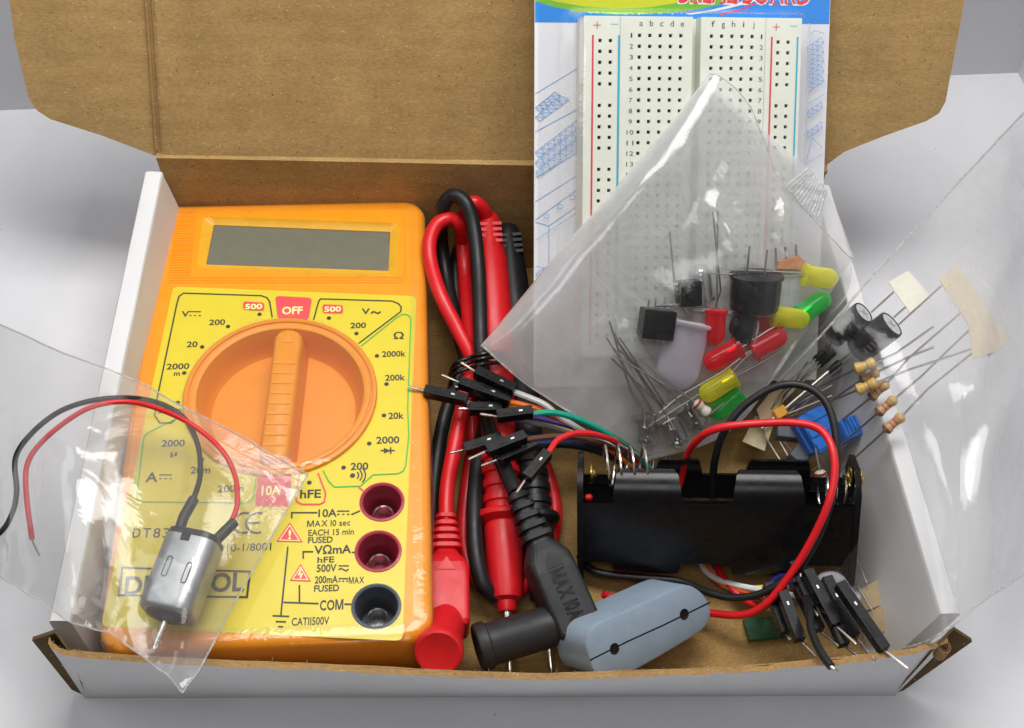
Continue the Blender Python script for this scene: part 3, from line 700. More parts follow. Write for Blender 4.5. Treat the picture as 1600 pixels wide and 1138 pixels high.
# card
pack = thing('blister_card', 'blue and white printed hang card with clear blister, behind the breadboard', 'packaging card', tf(bf, (5.5*U, -15*U, CH)))
cl0, cr0 = pk_(835, 200, CH)[0], pk_(1292, 150, CH)[0]
CT, CB = 4.2, Y0-.9
m = MB(); m.prism(bf, [(cl0, CB), (cr0, CB), (cr0, CT), (cl0, CT)], CH-.06, CH); card = m.build('card', 'card', pack)
hc = [CH+.003]
def ch(): hc[0] += .0005; return hc[0]
yb = pk_(900, 36, CH)[1]; yb2 = pk_(1290, 38, CH)[1]
def CPOLY(pts, mat, nm):
    m = MB(); h_ = ch(); m.ngon([tf(bf, (*p, h_)) for p in pts][::1]); return m.build(nm, mat, card)
CPOLY([(cl0+.01, yb), (cr0-.01, yb2), (cr0-.01, CT-.01), (cl0+.01, CT-.01)], 'card_blue', 'blue_header')
cc = lambda px, py: pk_(px, py, CH)
def band(lower, upper, mat, nm): return CPOLY([cc(*p) for p in lower]+[cc(*p) for p in upper], mat, nm)
band([(836, 2), (860, 10), (900, 18), (950, 23), (1000, 23), (1050, 20), (1100, 13), (1150, 2), (1185, -10), (1200, -30)], [(836, -30)], 'card_green', 'green_swoosh')
band([(845, -4), (870, 3), (910, 10), (960, 13.5), (1010, 12), (1050, 6), (1080, 0), (1110, -10), (1130, -30)], [(838, -30)], 'card_yellow', 'yellow_swoosh')
band([(1070, 22), (1110, 16), (1150, 6), (1180, -6), (1200, -20)], [(1222, -20), (1180, 2), (1140, 13), (1110, 19), (1080, 23)], 'card', 'white_swoosh')
m = MB(); m.ribbon(bf, [cc(*p) for p in [(1125, 23), (1160, 14), (1190, 2), (1215, -12)]], .035, ch()); m.build('red_swoosh', 'card_red', card)
x0, x1 = cc(1060, 4)[0], cc(1266, 4)[0]; yb_ = cc(1160, 7)[1]
mw, mr_ = MB(), MB(); h_ = ch(); mw.text(bf, 'BREADBOARD', x0-.02, x1+.02, yb_+.28, .54, h_, 0, .035); h_ = ch(); mr_.text(bf, 'BREADBOARD', x0, x1, yb_+.28, .5, h_, 0, .012)
for i in range(10):
    xc = x0+(x1-x0)*(i+.5)/10; h_ = ch()
    mr_.add([tf(bf, q) for q in ((xc-.13, yb_+.005, h_), (xc-.02, yb_+.005, h_), (xc-.02, yb_+.05, h_), (xc-.13, yb_+.05, h_))], [(0, 1, 2, 3)])
mw.build('lettering_outline', 'card', card); mr_.build('lettering', 'card_red', card)
m = MB(); z1 = lambda x, y: cc(820+x*.3125, y*.3125)
def LL(*pts, w=.014): m.ribbon(bf, [z1(*p) for p in pts], w, ch())
def ladder(a, b, c, d, n):
    A, B, C_, D_ = (V(q) for q in (a, b, c, d))
    LL(a, b); LL(c, d)
    for i in range(n+1):
        t = i/n; p = A.lerp(B, t); q = C_.lerp(D_, t); LL(tuple(p), tuple(q))
        if i < n: LL(tuple(p), tuple(C_.lerp(D_, t+1/n)))
LL((52, 470), (290, 325)); LL((52, 660), (265, 545)); LL((52, 1010), (265, 875)); LL((52, 890), (270, 760)); LL((52, 1100), (265, 945)); LL((52, 1110), (120, 1130), (262, 1030)); LL((120, 1130), (120, 1340)); LL((265, 945), (262, 1030))
for k in range(2): ladder((52, 540+k*45), (150+40*k, 460+k*22), (75, 560+k*45), (180+40*k, 478+k*22), 5)
for k in range(3): ladder((52, 760+k*50), (262, 600+k*48), (70, 785+k*50), (262, 640+k*48), 7)
for k in range(4): ladder((52, 1370+k*40), (262, 1230+k*40), (70, 1390+k*40), (262, 1262+k*40), 6)
LL((52, 1200), (262, 1060)); LL((52, 1330), (120, 1345), (262, 1240))
for cx, cy in ((105, 1080), (172, 1032), (235, 988)): LL(*[(cx+14*math.cos(a*PI/4), cy+11*math.sin(a*PI/4)) for a in range(9)])
for k in range(5): ladder((1405, 240+k*48), (1475, 190+k*48), (1410, 270+k*48), (1490, 215+k*48), 3)
for k in range(2): ladder((1405, 560+k*100), (1475, 510+k*100), (1410, 590+k*100), (1480, 540+k*100), 3)
LL((1410, 520), (1490, 470)); LL((1415, 180), (1440, 155), (1490, 170)); LL((1400, 800), (1430, 690), (1480, 740)); LL((1395, 820), (1480, 770))
m.build('line_drawing', 'card_line', card)
m = MB(); bl = []
bcx, bcy = 5.4*U, (Y0+Y1)/2; bw, bh = (15.9+5.35)*U, Y1-Y0
fw, fh = cr0-cl0-.1, bh+1.1
for h, w_, h2, r in ((CH+.02, fw, fh+.3, .1), (CH+.02, bw+1.0, bh+.55, .4), (CH+.10, bw+.82, bh+.42, .36), (-.45, bw+.62, bh+.34, .33), (-.05, bw+.42, bh+.24, .3), (.06, bw+.30, bh+.16, .26), (.085, bw+.1, bh+.0, .2)):
    bl.append([tf(bf, (bcx+x, bcy+y, h)) for x, y in rr(w_, h2, r, 6)])
m.loft(bl, 0, True, False, True); m.build('blister', 'blister', pack)

# ------------------------------------------------------------------ test leads
def cable(name, pts, r, mat, parent, n=10, sub=8): m = MB(); m.tube(catmull(pts, sub), r, n); return m.build(name, mat, parent)
def probe(root, top_, tip, mat, r=.46, tipm='steel', ribcut=True):
    d = (tip-top_); Lg = d.length; f = frame(top_, d, CR); m = MB()
    pr = [(.19, -.05), (.24, .0), (.30, .06), (.33, .3), (.36, .8)]
    pr += [(r*.92, 1.4), (r, 2.2), (r*1.02, 3.2), (r*.95, 4.6)]
    h = 6.3
    while h < 8.0: pr += [(r*.84, h), (r*.97, h+.03), (r*.97, h+.2), (r*.84, h+.23)]; h += .36
    pr += [(r*.9, 8.15), (r*1.3, 8.2), (r*1.36, 8.25), (r*1.32, 8.34), (r*.90, 8.46), (r*.93, 8.55), (r*.9, 9.2), (r*.82, 10.1), (r*.78, 10.25), (r*.52, 10.32), (r*.45, 10.5), (r*.40, 10.55)]
    k = Lg/12.0; pr = [(a, b*k) for a, b in pr]
    m.lathe(f, pr, 32, 0, True); ho = m.build('probe_handle', mat, root)
    m = MB()
    for q in range(4):
        for sgn in (-.7, 1.0):
            m.box(f, (sgn*.22, .25, (.42+q*.17)*k), (.12, .09, .045))
    m.build('strain_relief_ribs', mat, ho)
    m = MB(); m.lathe(f, [(.13, 10.5*k), (.13, 10.9*k), (.105, 10.95*k), (.105, 11.25*k), (.12, 11.3*k), (.12, 11.5*k), (.085, 11.55*k), (.075, 11.85*k), (.012, 12.0*k)], 18, 0, True); m.build('probe_tip', tipm, root)
def plug(root, A0, A1, tube_end, up, mat, words=None, tr=.5):
    """moulded right-angle test plug: ribbed strain relief, flat body, round shroud"""
    d = A1-A0; Lg = d.length; f = frame(A0, up, d); f = (f[0], f[1], f[2], f[3])     # x along the body, z up
    m = MB()
    def sec(x, w, h, r): return [tf(f, (x, yy, zz)) for yy, zz in rr(w, h, r, 4)]
    s = Lg/4.2; L = []
    x = 0
    for i in range(5):
        w = .50+.06*i
        L += [sec(x*s, w*.72, w*.72, .15), sec((x+.06)*s, w*.72, w*.72, .15), sec((x+.07)*s, w, w, .15), sec((x+.21)*s, w, w, .15), sec((x+.22)*s, w*.72, w*.72, .15)]; x += .3
    L += [sec((x+.05)*s, .62, .6, .2), sec((x+.3)*s, .9, .78, .24), sec((x+.55)*s, 1.08, .92, .22), sec((x+.9)*s, 1.06, .95, .14), sec(4.05*s, 1.06, .95, .12), sec(4.2*s, .96, .85, .12)]
    m.loft(L, 0, False, True, True); po = m.build('plug_body', mat, root)
    m = MB()
    m.ribbon(f, [(2.35*s, -.37), (4.0*s, -.37)], .05, .485); m.ribbon(f, [(2.35*s, .37), (4.0*s, .37)], .05, .485)
    m.prism(f, [(1.9*s, 0), (2.35*s, -.22), (2.35*s, .22)], .46, .488); m.build('moulded_ridges', mat, po)
    base = tf(f, (3.72*s, 0, -.05)); td = tube_end-base; tl = td.length; g = frame(base, td, V((0, 0, 1))); m = MB()
    m.lathe(g, [(tr*.92, -.1), (tr*.92, .3), (tr*.94, tl-.35), (tr*.96, tl-.3), (tr*1.06, tl-.27), (tr*1.08, tl-.12), (tr*1.03, tl-.03), (tr*.94, tl), (tr*.8, tl-.01), (tr*.6, tl-.03), (0, tl-.04)], 36, 0, True, True, False)
    m.build('plug_shroud', mat, root)
    return f, s, po
red_lead = thing('red_test_lead', 'red multimeter test lead, probe and plug, coiled beside the multimeter', 'test lead', P(760, 700, .3), 'multimeter test leads')
black_lead = thing('black_test_lead', 'black multimeter test lead with raised MAX 10A plug, coiled with the red one', 'test lead', P(800, 700, .3), 'multimeter test leads')
rtop, rtip = P(763, 338, 2.9), P(797, 1056, .55)
probe(red_lead, rtop, rtip, 'red', .50)
btop, btip = P(793, 356, 2.6), P(862, 1052, .5)
probe(black_lead, btop, btip, 'black_soft', .43)
f, s, po = plug(red_lead, P(697, 806, 1.5), P(697, 1000, .95), P(685, 1021, 2.75), V((0, 0, 1)), 'red', tr=.5)
cable('cable', PS([(697, 815, 1.5), (699, 760, 1.7), (712, 690, 2.0), (726, 620, 2.2), (737, 566, 2.2), (732, 500, 2.1), (727, 430, 1.9), (722, 370, 2.4), (726, 335, 3.1), (738, 317, 3.55), (752, 324, 3.4), (764, 345, 2.9)]), .19, 'red_soft', red_lead, 14)
cable('cable', PS([(738, 580, 2.0), (735, 555, 2.35), (715, 515, 2.6), (690, 465, 2.9), (674, 415, 3.05), (671, 380, 3.2), (682, 352, 3.3), (703, 342, 3.3), (719, 356, 3.0), (723, 400, 1.8), (728, 480, 1.4), (735, 570, 1.3), (737, 700, .9), (726, 800, .7), (728, 870, .7), (755, 915, .7), (790, 935, .7), (835, 895, .7), (866, 820, .7), (858, 750, .8), (830, 690, 1.0), (780, 610, 1.2)]), .19, 'red_soft', red_lead, 14)
f, s, po = plug(black_lead, P(806, 770, 2.5), P(917, 972, 2.5), P(745, 1013, 1.5), V((.12, -.25, 1)), 'black_mould', tr=.52)
m = MB(); m.text((f[0], f[1], f[2], f[3]), 'MAX 10A', 2.4*s, 3.8*s, 0, .36, .49, 0, .035)
m.build('moulded_lettering', 'black', po)
cable('cable', PS([(806, 772, 2.5), (790, 735, 2.3), (765, 670, 2.0), (757, 600, 2.2), (752, 555, 2.6), (750, 500, 2.9), (748, 430, 3.1), (741, 360, 3.5), (728, 318, 3.85), (706, 306, 3.85), (690, 330, 3.4), (690, 380, 2.2), (698, 440, 1.7), (714, 510, 1.8), (728, 560, 2.0)]), .19, 'black_soft', black_lead, 14)
cable('cable', PS([(728, 560, 2.0), (712, 600, 1.9), (693, 660, 1.6), (681, 730, 1.3), (677, 800, 1.0), (679, 900, .6), (700, 1000, .5)]), .18, 'black_soft', black_lead, 14)
cable('cable', PS([(765, 640, 1.0), (753, 690, 1.4), (745, 740, 1.5), (741, 800, 1.5), (743, 860, 1.4), (754, 910, 1.2), (775, 935, .9)]), .20, 'black_soft', black_lead, 14)
cable('cable', PS([(730, 560, 1.2), (716, 480, 1.2), (712, 420, 1.5), (720, 385, 2.0), (738, 372, 2.2), (760, 380, 1.6), (790, 400, 1.2)]), .18, 'black_soft', black_lead, 12)
tie = thing('cable_tie', 'black twist tie wound round the coiled test leads', 'cable tie', P(745, 575, 1.5)); m = MB()
for dz, dy in ((0, 0), (.06, 9), (-.03, -7)):
    m.tube(catmull(PS([(703, 592+dy, 1.9+dz), (712, 575+dy, 2.6+dz), (735, 566+dy, 2.75+dz), (755, 560+dy, 2.95+dz), (785, 558+dy, 2.7+dz), (806, 566+dy, 2.0+dz)]), 6), .055, 8)
m.build('tie_wire', 'black', tie)

# ------------------------------------------------------------------ jumper wires
def dupont(root, tip, hs, he):
    d = (he-hs).normalized(); f = frame(hs, V((0, 0, 1)), d); Lh = (he-hs).length; m = MB()
    m.box(f, (Lh/2, 0, 0), (Lh/2, .127, .127), 0, .02); 
    h = m.build('connector_housing', 'black', root)
    m = MB(); m.box(f, (Lh*.36, 0, .131), (.16, .05, .006)); m.build('latch', 'black', h); m = MB(); m.box(f, (Lh*.66, 0, .129), (.045, .022, .003)); m.build('metal_catch', 'tin', h)
    m = MB(); m.tube([tip, tip.lerp(hs, .06), hs], [.02, .034, .034], 8); m.build('pin', 'steel', root)
JG = 'jumper wires with black pin housings'
jw = [
 ('white', (720, 566), (743, 581), (804, 614), 3.3, [(847, 630, 3.0), (873, 650, 2.7), (920, 680, 2.2), (965, 705, 1.5)], 'white jumper wire, topmost housing pointing up left over the test leads'),
 ('orange', (690, 586), (718, 598), (797, 630), 3.1, [(847, 641, 2.8), (900, 668, 2.4), (960, 708, 1.5)], 'orange jumper wire below the white one, running under the clear bag'),
 ('grey', (637, 604), (663, 611), (730, 630), 3.0, [(790, 650, 2.4), (860, 668, 2.2), (920, 688, 1.8), (970, 712, 1.3)], 'grey jumper wire whose pin reaches furthest left over the multimeter edge'),
 ('yellow', (711, 604), (735, 610), (793, 634), 2.75, [(840, 655, 2.3), (900, 680, 1.9), (960, 715, 1.2)], 'jumper wire tucked directly under the orange housing, short pin'),
 ('green', (750, 647), (776, 651), (831, 648), 3.2, [(865, 645, 3.1), (910, 658, 2.8), (960, 684, 2.2), (1000, 715, 1.4)], 'green jumper wire lying level across the red probe'),
 ('purple', (716, 639), (733, 639), (783, 643), 2.9, [(820, 650, 2.8), (857, 657, 2.6), (910, 673, 2.3), (970, 705, 1.4)], 'purple jumper wire just behind the green one'),
 ('brown', (732, 718), (760, 705), (820, 686), 3.0, [(876, 682, 2.7), (920, 688, 2.3), (975, 712, 1.4)], 'brown jumper wire in the lower group, middle pin'),
 ('blue', (703, 708), (725, 703), (783, 689), 2.7, [(831, 692, 2.3), (885, 692, 2.1), (930, 702, 1.7), (975, 722, 1.1)], 'dark blue jumper wire in the lower group, pin furthest left'),
 ('black', (752, 728), (778, 718), (836, 697), 2.7, [(884, 696, 2.2), (936, 707, 1.7), (980, 730, 1.0)], 'black jumper wire in the lower group, pin furthest right'),
 ('red', (807, 770), (822, 748), (855, 713), 3.3, [(862, 700, 3.25), (873, 687, 3.2), (902, 677, 3.0), (940, 682, 2.6), (985, 705, 1.6)], 'red jumper wire bending down to a housing on the black plug cable'),
]
far = [((1419, 1045, 3.55), (1382, 1016, 3.3), (1306, 956, 2.4)), ((1275, 1026, 2.6), (1250, 1001, 2.2), (1214, 953, 1.5)), ((1311, 1010, 2.6), (1280, 986, 2.2), (1240, 940, 1.6)), ((1338, 1007, 3.0), (1306, 978, 2.7), (1256, 932, 1.9)),
       ((1351, 1033, 3.1), (1319, 1009, 2.6), (1270, 955, 1.7)), ((1368, 1032, 3.3), (1335, 995, 2.7), (1285, 950, 1.8)), ((1234, 1000, 2.0), (1228, 990, 1.8), (1195, 940, 1.2)), ((1278, 962, 2.6), (1270, 950, 2.4), (1235, 915, 1.7))]
for i, (c, tip, hs, he, z, path, lab) in enumerate(jw):
    r = thing('jumper_wire', lab, 'jumper wire', P(*hs, z-.15), JG)
    tp, a_, b_ = P(*tip, z+.08), P(*hs, z), P(*he, z-.12)
    dupont(r, tp, a_, b_)
    pts = [b_.lerp(a_, .1)]+PS(path)
    if i < len(far):
        ft_, fs_, fe_ = (P(*q) for q in far[i]); dupont(r, ft_, fs_, fe_)
        pts += PS([(1040+i*6, 770+i*6, .62), (1085+i*5, 850+i*6, .55), (1120+i*6, 905+i*4, .6)])+[fe_+(fe_-fs_).normalized()*.5, fe_.lerp(fs_, .1)]
    else: pts += PS([(1030, 770, .6), (1090, 840, .5), (1110, 900, .45), (1150, 925, .45)])
    cable('wire', pts, .075, 'wire_'+c, r, 8, 7)

# ------------------------------------------------------------------ battery holder
h0, h1 = P(908, 922, .5), P(1322, 974, .5)
HL = (h1-h0).length; hf = frame(h0, V((-.05, .52, .85)), h1-h0)
holder = thing('battery_holder', 'empty black plastic battery holder with springs and red and black leads', 'battery holder', h0)
HW, HH_ = 1.5, 3.15; zc, rad = HH_-.78, .78
def hwall(y_of, zones):
    m = MB()
    for x0, x1, ang_t, ang_b in zones:
        prof = []
        for k in range(9): a = ang_b*(1-k/8); prof.append((rad*(1-math.cos(a)), .78-rad*math.sin(a)))
        for k in range(9): a = ang_t*k/8; prof.append((rad*(1-math.cos(a)), zc+rad*math.sin(a)))
        def lp(x, sg):
            sx = lambda k: sg*(.10*max(0, (k-11)/6)+(.06 if k == 17 else 0)+.07*max(0, (5-k)/5)) if ang_t > .8 else 0
            o_ = [tf(hf, (x+sx(k), y_of(d), z)) for k, (d, z) in enumerate(prof)]
            i_ = [tf(hf, (x+sx(k), y_of(d+.11), z)) for k, (d, z) in enumerate(prof)][::-1]
            return o_+i_
        m.loft([lp(x0, 1), lp(x1, -1)], 0, True, True, True)
    return m
R_ = math.radians
def zone(s): return [(.0*s, .75, R_(-20), R_(-12)), (.75, 2.36, R_(60), R_(24)), (2.36, 3.55, R_(8), R_(-6)), (3.55, 5.2, R_(60), R_(24)), (5.2, HL, R_(-24), R_(-14))]
hb = hwall(lambda d: d, zone(1))
m2 = hwall(lambda d: HW-d, [(0, 1.78, R_(-14), R_(-12)), (1.78, 2.9, R_(52), R_(24)), (2.9, 3.95, R_(6), R_(-6)), (3.95, 5.5, R_(52), R_(24)), (5.5, HL, R_(-24), R_(-14))]); hb.add(m2.v, m2.f, 0, True)
hb.box(hf, (HL/2, HW/2, HH_/2), (HL/2, HW/2-.02, .08))
ep = [(-.05, .3), (.25, .02), (HW-.25, .02), (HW+.05, .3), (HW+.05, HH_-.5), (HW-.3, HH_-.02), (.3, HH_-.02), (-.05, HH_-.5)]
for x in (-.02, HL): hb.prism((tf(hf, (x, 0, 0)), hf[2], hf[3], hf[1]), ep, -.07, .07)
hb.build('holder_body', 'black', holder)
m = MB(); m.box(hf, (2.95, -.012, zc-.02), (.5, .012, .02)); m.box(hf, (2.95, -.012, zc+.1), (.5, .012, .015)); m.build('moulded_ridges', 'black', holder)
def coil(x0, x1, zz, r0, r1, turns, yy=HW*.55):
    pts = []
    for i in range(turns*16+1):
        t = i/(turns*16); a = 2*PI*turns*t; r = r0+(r1-r0)*t
        pts.append(tf(hf, (x0+(x1-x0)*t, yy+r*math.cos(a), zz+r*math.sin(a))))
    m = MB(); m.tube(pts, .034, 8); m.build('spring', 'steel', holder)
coil(.5, 1.72, zc+.58, .50, .46, 4, HW*.52); coil(HL-.12, HL-.75, zc-.1, .5, .4, 3); coil(HL-.12, HL-.6, .8, .45, .36, 3)
for x, z_, dr in ((.22, HH_-.30, 1), (HL-.1, HH_-.3, -1), (HL+.09, HH_-.35, 1)):
    g = (tf(hf, (x, HW*.38, z_)), hf[2], hf[3], hf[1]*dr); m = MB(); m.lathe(g, [(.24, 0), (.25, .03), (.2, .05), (.12, .06), (.10, .1), (.06, .13), (0, .135)], 24, 0, True); m.build('contact', 'brass', holder)
m = MB(); m.lathe((tf(hf, (.10, HW*.36, HH_-.92)), hf[2], hf[3], hf[1]), [(.08, 0), (.09, .1), (.05, .16), (0, .17)], 14, 0, True); m.build('solder_lead_end', 'red_soft', holder)
cable('red_wire', PS([(1060, 770, 1.6), (1073, 715, 2.6), (1090, 688, 3.4), (1120, 670, 4.0), (1180, 662, 4.3), (1245, 661, 4.4), (1282, 672, 4.5), (1300, 700, 4.5), (1304, 740, 4.3), (1293, 790, 3.9), (1265, 850, 3.2), (1230, 905, 2.5), (1195, 945, 1.9), (1160, 961, 1.4), (1110, 958, .9), (1040, 945, .6), (960, 935, .6), (942, 928, .7)]), .092, 'red_soft', holder, 12)
cable('red_wire', PS([(1118, 880, .6), (1132, 905, .7), (1160, 935, .8), (1190, 950, .7)]), .085, 'red_soft', holder, 10)
cable('black_wire', PS([(905, 868, .7), (930, 893, .8), (990, 902, .8), (1060, 908, .9), (1110, 927, 1.3), (1150, 934, 1.6), (1195, 925, 2.0), (1245, 890, 2.6), (1280, 835, 3.2), (1302, 765, 3.9), (1308, 700, 4.4), (1298, 645, 4.7), (1278, 615, 4.8), (1245, 601, 4.8), (1205, 607, 4.6), (1160, 637, 4.2), (1130, 678, 3.7), (1117, 720, 3.0), (1114, 765, 2.0), (1120, 800, 1.0), (1180, 850, .5), (1240, 910, .8), (1256, 930, 2.2), (1264, 950, 2.9), (1268, 985, 3.3), (1283, 1020, 3.6), (1299, 1042, 3.75)]), .092, 'black_soft', holder, 12)
m = MB(); m.tube(PS([(1297, 1040, 3.74), (1303, 1045, 3.76), (1309, 1049, 3.7)]), [.05, .045, .03], 8); m.build('tinned_end', 'tin', holder)

# ------------------------------------------------------------------ grey case
gF, gB = P(1015, 985, 2.0), P(958, 972, .95)
gn = (gF-gB).normalized()
ga, gb = hit(957, 1005, gF, gn), hit(1073, 945, gF, gn)
gx = (gb-ga).normalized()
gz = gx.cross(gn)
if gz.z < 0: gz = -gz
gf = ((ga+gb)/2, gx, gz, gn)
fc = [(921, 1028), (916, 1009), (918, 992), (927, 979), (942, 970), (1000, 944), (1058, 918), (1077, 915), (1094, 923), (1107, 939), (1112, 956), (1107, 974), (1092, 990), (1040, 1022), (986, 1052), (960, 1062), (936, 1056), (926, 1044)]
def gl_(px, py): d = hit(px, py, gf[0], gn)-gf[0]; return (d.dot(gx), d.dot(gz))
gp = [gl_(*p) for p in fc]; gp = [(v.x, v.y) for v in catmull([V((*p, 0)) for p in gp+gp[:1]], 6)[:-1]]
case = thing('plastic_case', 'grey blue rounded plastic case with a split seam and two wire holes', 'plastic case', gf[0]-gz*.7)
m = MB(); gc = V((sum(p[0] for p in gp)/len(gp), sum(p[1] for p in gp)/len(gp)))
if sum(gp[k][0]*gp[(k+1) % len(gp)][1]-gp[(k+1) % len(gp)][0]*gp[k][1] for k in range(len(gp))) < 0: gp = gp[::-1]
def gs(k, h): return [tf(gf, (gc.x+(p[0]-gc.x)*k, gc.y+(p[1]-gc.y)*k, h)) for p in gp]
def gloop(ins, h):
    n_ = len(gp); out = []
    for i in range(n_):
        a_, b_ = V(gp[i-1]), V(gp[(i+1) % n_]); t_ = (b_-a_).normalized(); out.append(tf(gf, (gp[i][0]-t_.y*ins, gp[i][1]+t_.x*ins, h)))
    return out
m.loft([gloop(.05, -1.35), gloop(.0, -1.3), gloop(0, -.09), gloop(.02, -.03), gloop(.075, 0)], 0, True, True, True)
cs = m.build('case_shell', 'greycase', case)
m = MB(); sa, sb = gl_(921, 1032), gl_(1110, 941); m.ribbon(gf, [sa, V(sa).lerp(V(sb), .3)+V((0, .012)), V(sa).lerp(V(sb), .6)-V((0, .008)), sb], .035, .004, 0)
m.build('seam', 'hole', cs)
for px, py in ((960, 1014), (1069, 960)):
    c = gl_(px, py); m = MB(); m.lathe((tf(gf, (*c, 0)), gx, gz, gn), [(.13, .006), (.12, .012), (.115, .006), (.11, .003), (0, .003)], 20, 0, True, False, False); m.build('wire_hole', 'hole', cs)
m = MB()
ax = (gn*-1)
for i in range(13):
    q = hit(955+i*4.2, 958-i*2.6 + (4 if i % 2 else 0), gf[0]+gz*.62, gz)
    m.lathe((q+gz*.02, gx, gn, gz), [(.018, 0), (.012, .01), (0, .012)], 8)
m.build('moulded_dots', 'greycase', cs)

# ------------------------------------------------------------------ small electronic parts
def lead(m, pts, r=.025, n=6): m.tube(pts, r, n)
def led(label, base, tip, mat, leads, r=.25, group=None, name='led'):
    base, tip = V(base), V(tip); d = tip-base; Lg = d.length; f = frame(base, d, V((0, 0, 1))); o = thing(name, label, 'LED', base, group)
    m = MB(); m.lathe(f, [(r*.6, -.02), (r*1.16, 0), (r*1.18, .03), (r*1.16, .09), (r, .1), (r, Lg-r)]+[(r*math.cos(R_(a)), Lg-r+r*math.sin(R_(a))) for a in (15, 30, 45, 60, 75, 84)]+[(.004, Lg)], 28, 0, True)
    m.build('lens', mat, o)
    if mat != 'led_f':
        m = MB(); m.box(f, (.05, 0, .18), (.035, .03, .16)); m.lathe((tf(f, (-.05, 0, .2)), f[1], f[2], f[3]), [(.03, -.2), (.035, 0), (.10, .10), (.06, .11), (0, .08)], 12); m.build('die_cup', 'steel', o)
    m = MB()
    for k, e in enumerate(leads):
        s_ = tf(f, ((-.06 if k % 2 else .06), 0, .02)); e = [V(q) for q in e]; lead(m, [s_, s_-f[3]*.15]+e)
    if leads: split(m, 'lead', 'tin', o)
    return o
def resistor(label, a, b, ends, body='res', bands=('band_brown', 'band_red', 'band_red', 'band_gold'), r=.11, group=None):
    a, b = V(a), V(b); f = frame(a, b-a, V((0, 0, 1))); Lg = (b-a).length; o = thing('resistor', label, 'resistor', a.lerp(b, .5), group)
    m = MB(); pr = [(.03, 0), (r*.8, .03), (r*1.12, .07), (r*1.15, .14), (r*1.0, .2), (r*.88, .24), (r*.88, Lg-.24), (r, Lg-.2), (r*1.15, Lg-.14), (r*1.12, Lg-.07), (r*.8, Lg-.03), (.03, Lg)]
    m.lathe(f, pr, 20, 0, True); bo = m.build('resistor_body', body, o)
    for k, bm_ in enumerate(bands):
        h = Lg*(.14+.235*k); rb = r*(1.165 if k in (0, 3) else .91); m = MB(); m.lathe(f, [(rb-.01, h-.035), (rb, h-.03), (rb, h+.03), (rb-.01, h+.035)], 20, 0, True, False, False); m.build('colour_band', bm_, bo)
    m = MB()
    for e, s_ in zip(ends, (a, b)):
        if e: lead(m, [s_]+[V(q) for q in e], .028)
    split(m, 'lead', 'tin', o); return o
KK = lambda px, py, h=.55: K(px, py, h)
LG = 'LEDs in the clear middle bag'
led('yellow LED furthest right, beside the bag rim, leads pointing left', KK(1256, 430), KK(1308, 437), 'led_y', [[KK(1200, 424), KK(1128, 421)], [KK(1200, 432), KK(1111, 427)]], .25, LG)
led('green LED just below the rightmost yellow LED', KK(1252, 492, .35), KK(1296, 461, .35), 'led_g', [[KK(1222, 515, .35), KK(1180, 545, .3)], [KK(1226, 508, .35), KK(1190, 530, .3)]], .25, LG)
led('yellow LED with a green tinge under the black buzzer', KK(1207, 493, .6), KK(1264, 501, .6), 'led_y', [[KK(1150, 488), KK(1060, 479)], [KK(1150, 492), KK(1083, 484)]], .25, LG)
led('upright red LED left of the small black trimmer', KK(1119, 484), KK(1116, 539), 'led_r', [[KK(1120, 455), KK(1122, 330)], [KK(1126, 455), KK(1114, 330)]], .25, LG)
led('red LED lying tip down left, below the upright red one', KK(1156, 542, .6), KK(1101, 572, .6), 'led_r', [[KK(1200, 520), KK(1230, 505)], [KK(1200, 516, .7), KK(1240, 495, .7)]], .25, LG)
led('red LED lying tip up right, beside the bag rim', KK(1175, 549, .6), KK(1228, 520, .6), 'led_r', [[KK(1130, 580), KK(1060, 620), KK(1030, 645)], [KK(1140, 585), KK(1070, 630), KK(1010, 668)]], .25, LG)
led('red LED mostly hidden behind the black trimmer', KK(1170, 490, .2), KK(1215, 515, .2), 'led_r', [], .24, LG)
led('yellow LED near the bag bottom, above the striped resistor', KK(1147, 588), KK(1094, 622), 'led_y', [[KK(1190, 560), KK(1235, 530)], [KK(1190, 566), KK(1225, 545)]], .25, LG)
led('dark green LED partly under the lowest yellow LED', KK(1156, 612, .2), KK(1112, 652, .2), 'led_g', [], .25, LG)
led('large frosted lavender LED in the bag middle', KK(1076, 502, .3), KK(1052, 610, .3), 'led_f', [[KK(1060, 470, .5), KK(1050, 400, .5), KK(1046, 364, .5)], [KK(1056, 470, .5), KK(1047, 362, .5)]], .55, LG)
led('clear LED at the bag bottom, leftmost of the three', KK(1006, 650, .5), KK(1015, 698, .5), 'led_c', [[KK(985, 610), KK(952, 502)], [KK(1020, 650), KK(960, 520)]], .27, LG)
led('clear LED at the bag bottom, middle of the three', KK(1042, 654, .5), KK(1066, 700, .5), 'led_c', [[KK(1020, 620), KK(962, 530)], [KK(1030, 630), KK(970, 540)]], .27, LG)
led('clear LED at the bag bottom, rightmost of the three', KK(1072, 634, .4), KK(1097, 674, .4), 'led_c', [[KK(1038, 632), KK(1005, 580), KK(965, 545)], [KK(1036, 636), KK(955, 560)]], .27, LG)
led('clear LED behind the small push button near the bag top', KK(1098, 470, .2), KK(1093, 413, .2), 'led_c', [[KK(1118, 490, .2), KK(1120, 540, .2)]], .27, LG)
def block_part(name, label, cat, c, ux, uz, size, mat, extra=None):
    f = frame(c, uz, ux); o = thing(name, label, cat, V(c)-f[3]*size[2]); m = MB(); m.box(f, (0, 0, 0), size, 0, .04); b = m.build('housing', mat, o)
    if extra: extra(f, o, b)
    return o
bxa = bx*.98-by*.15
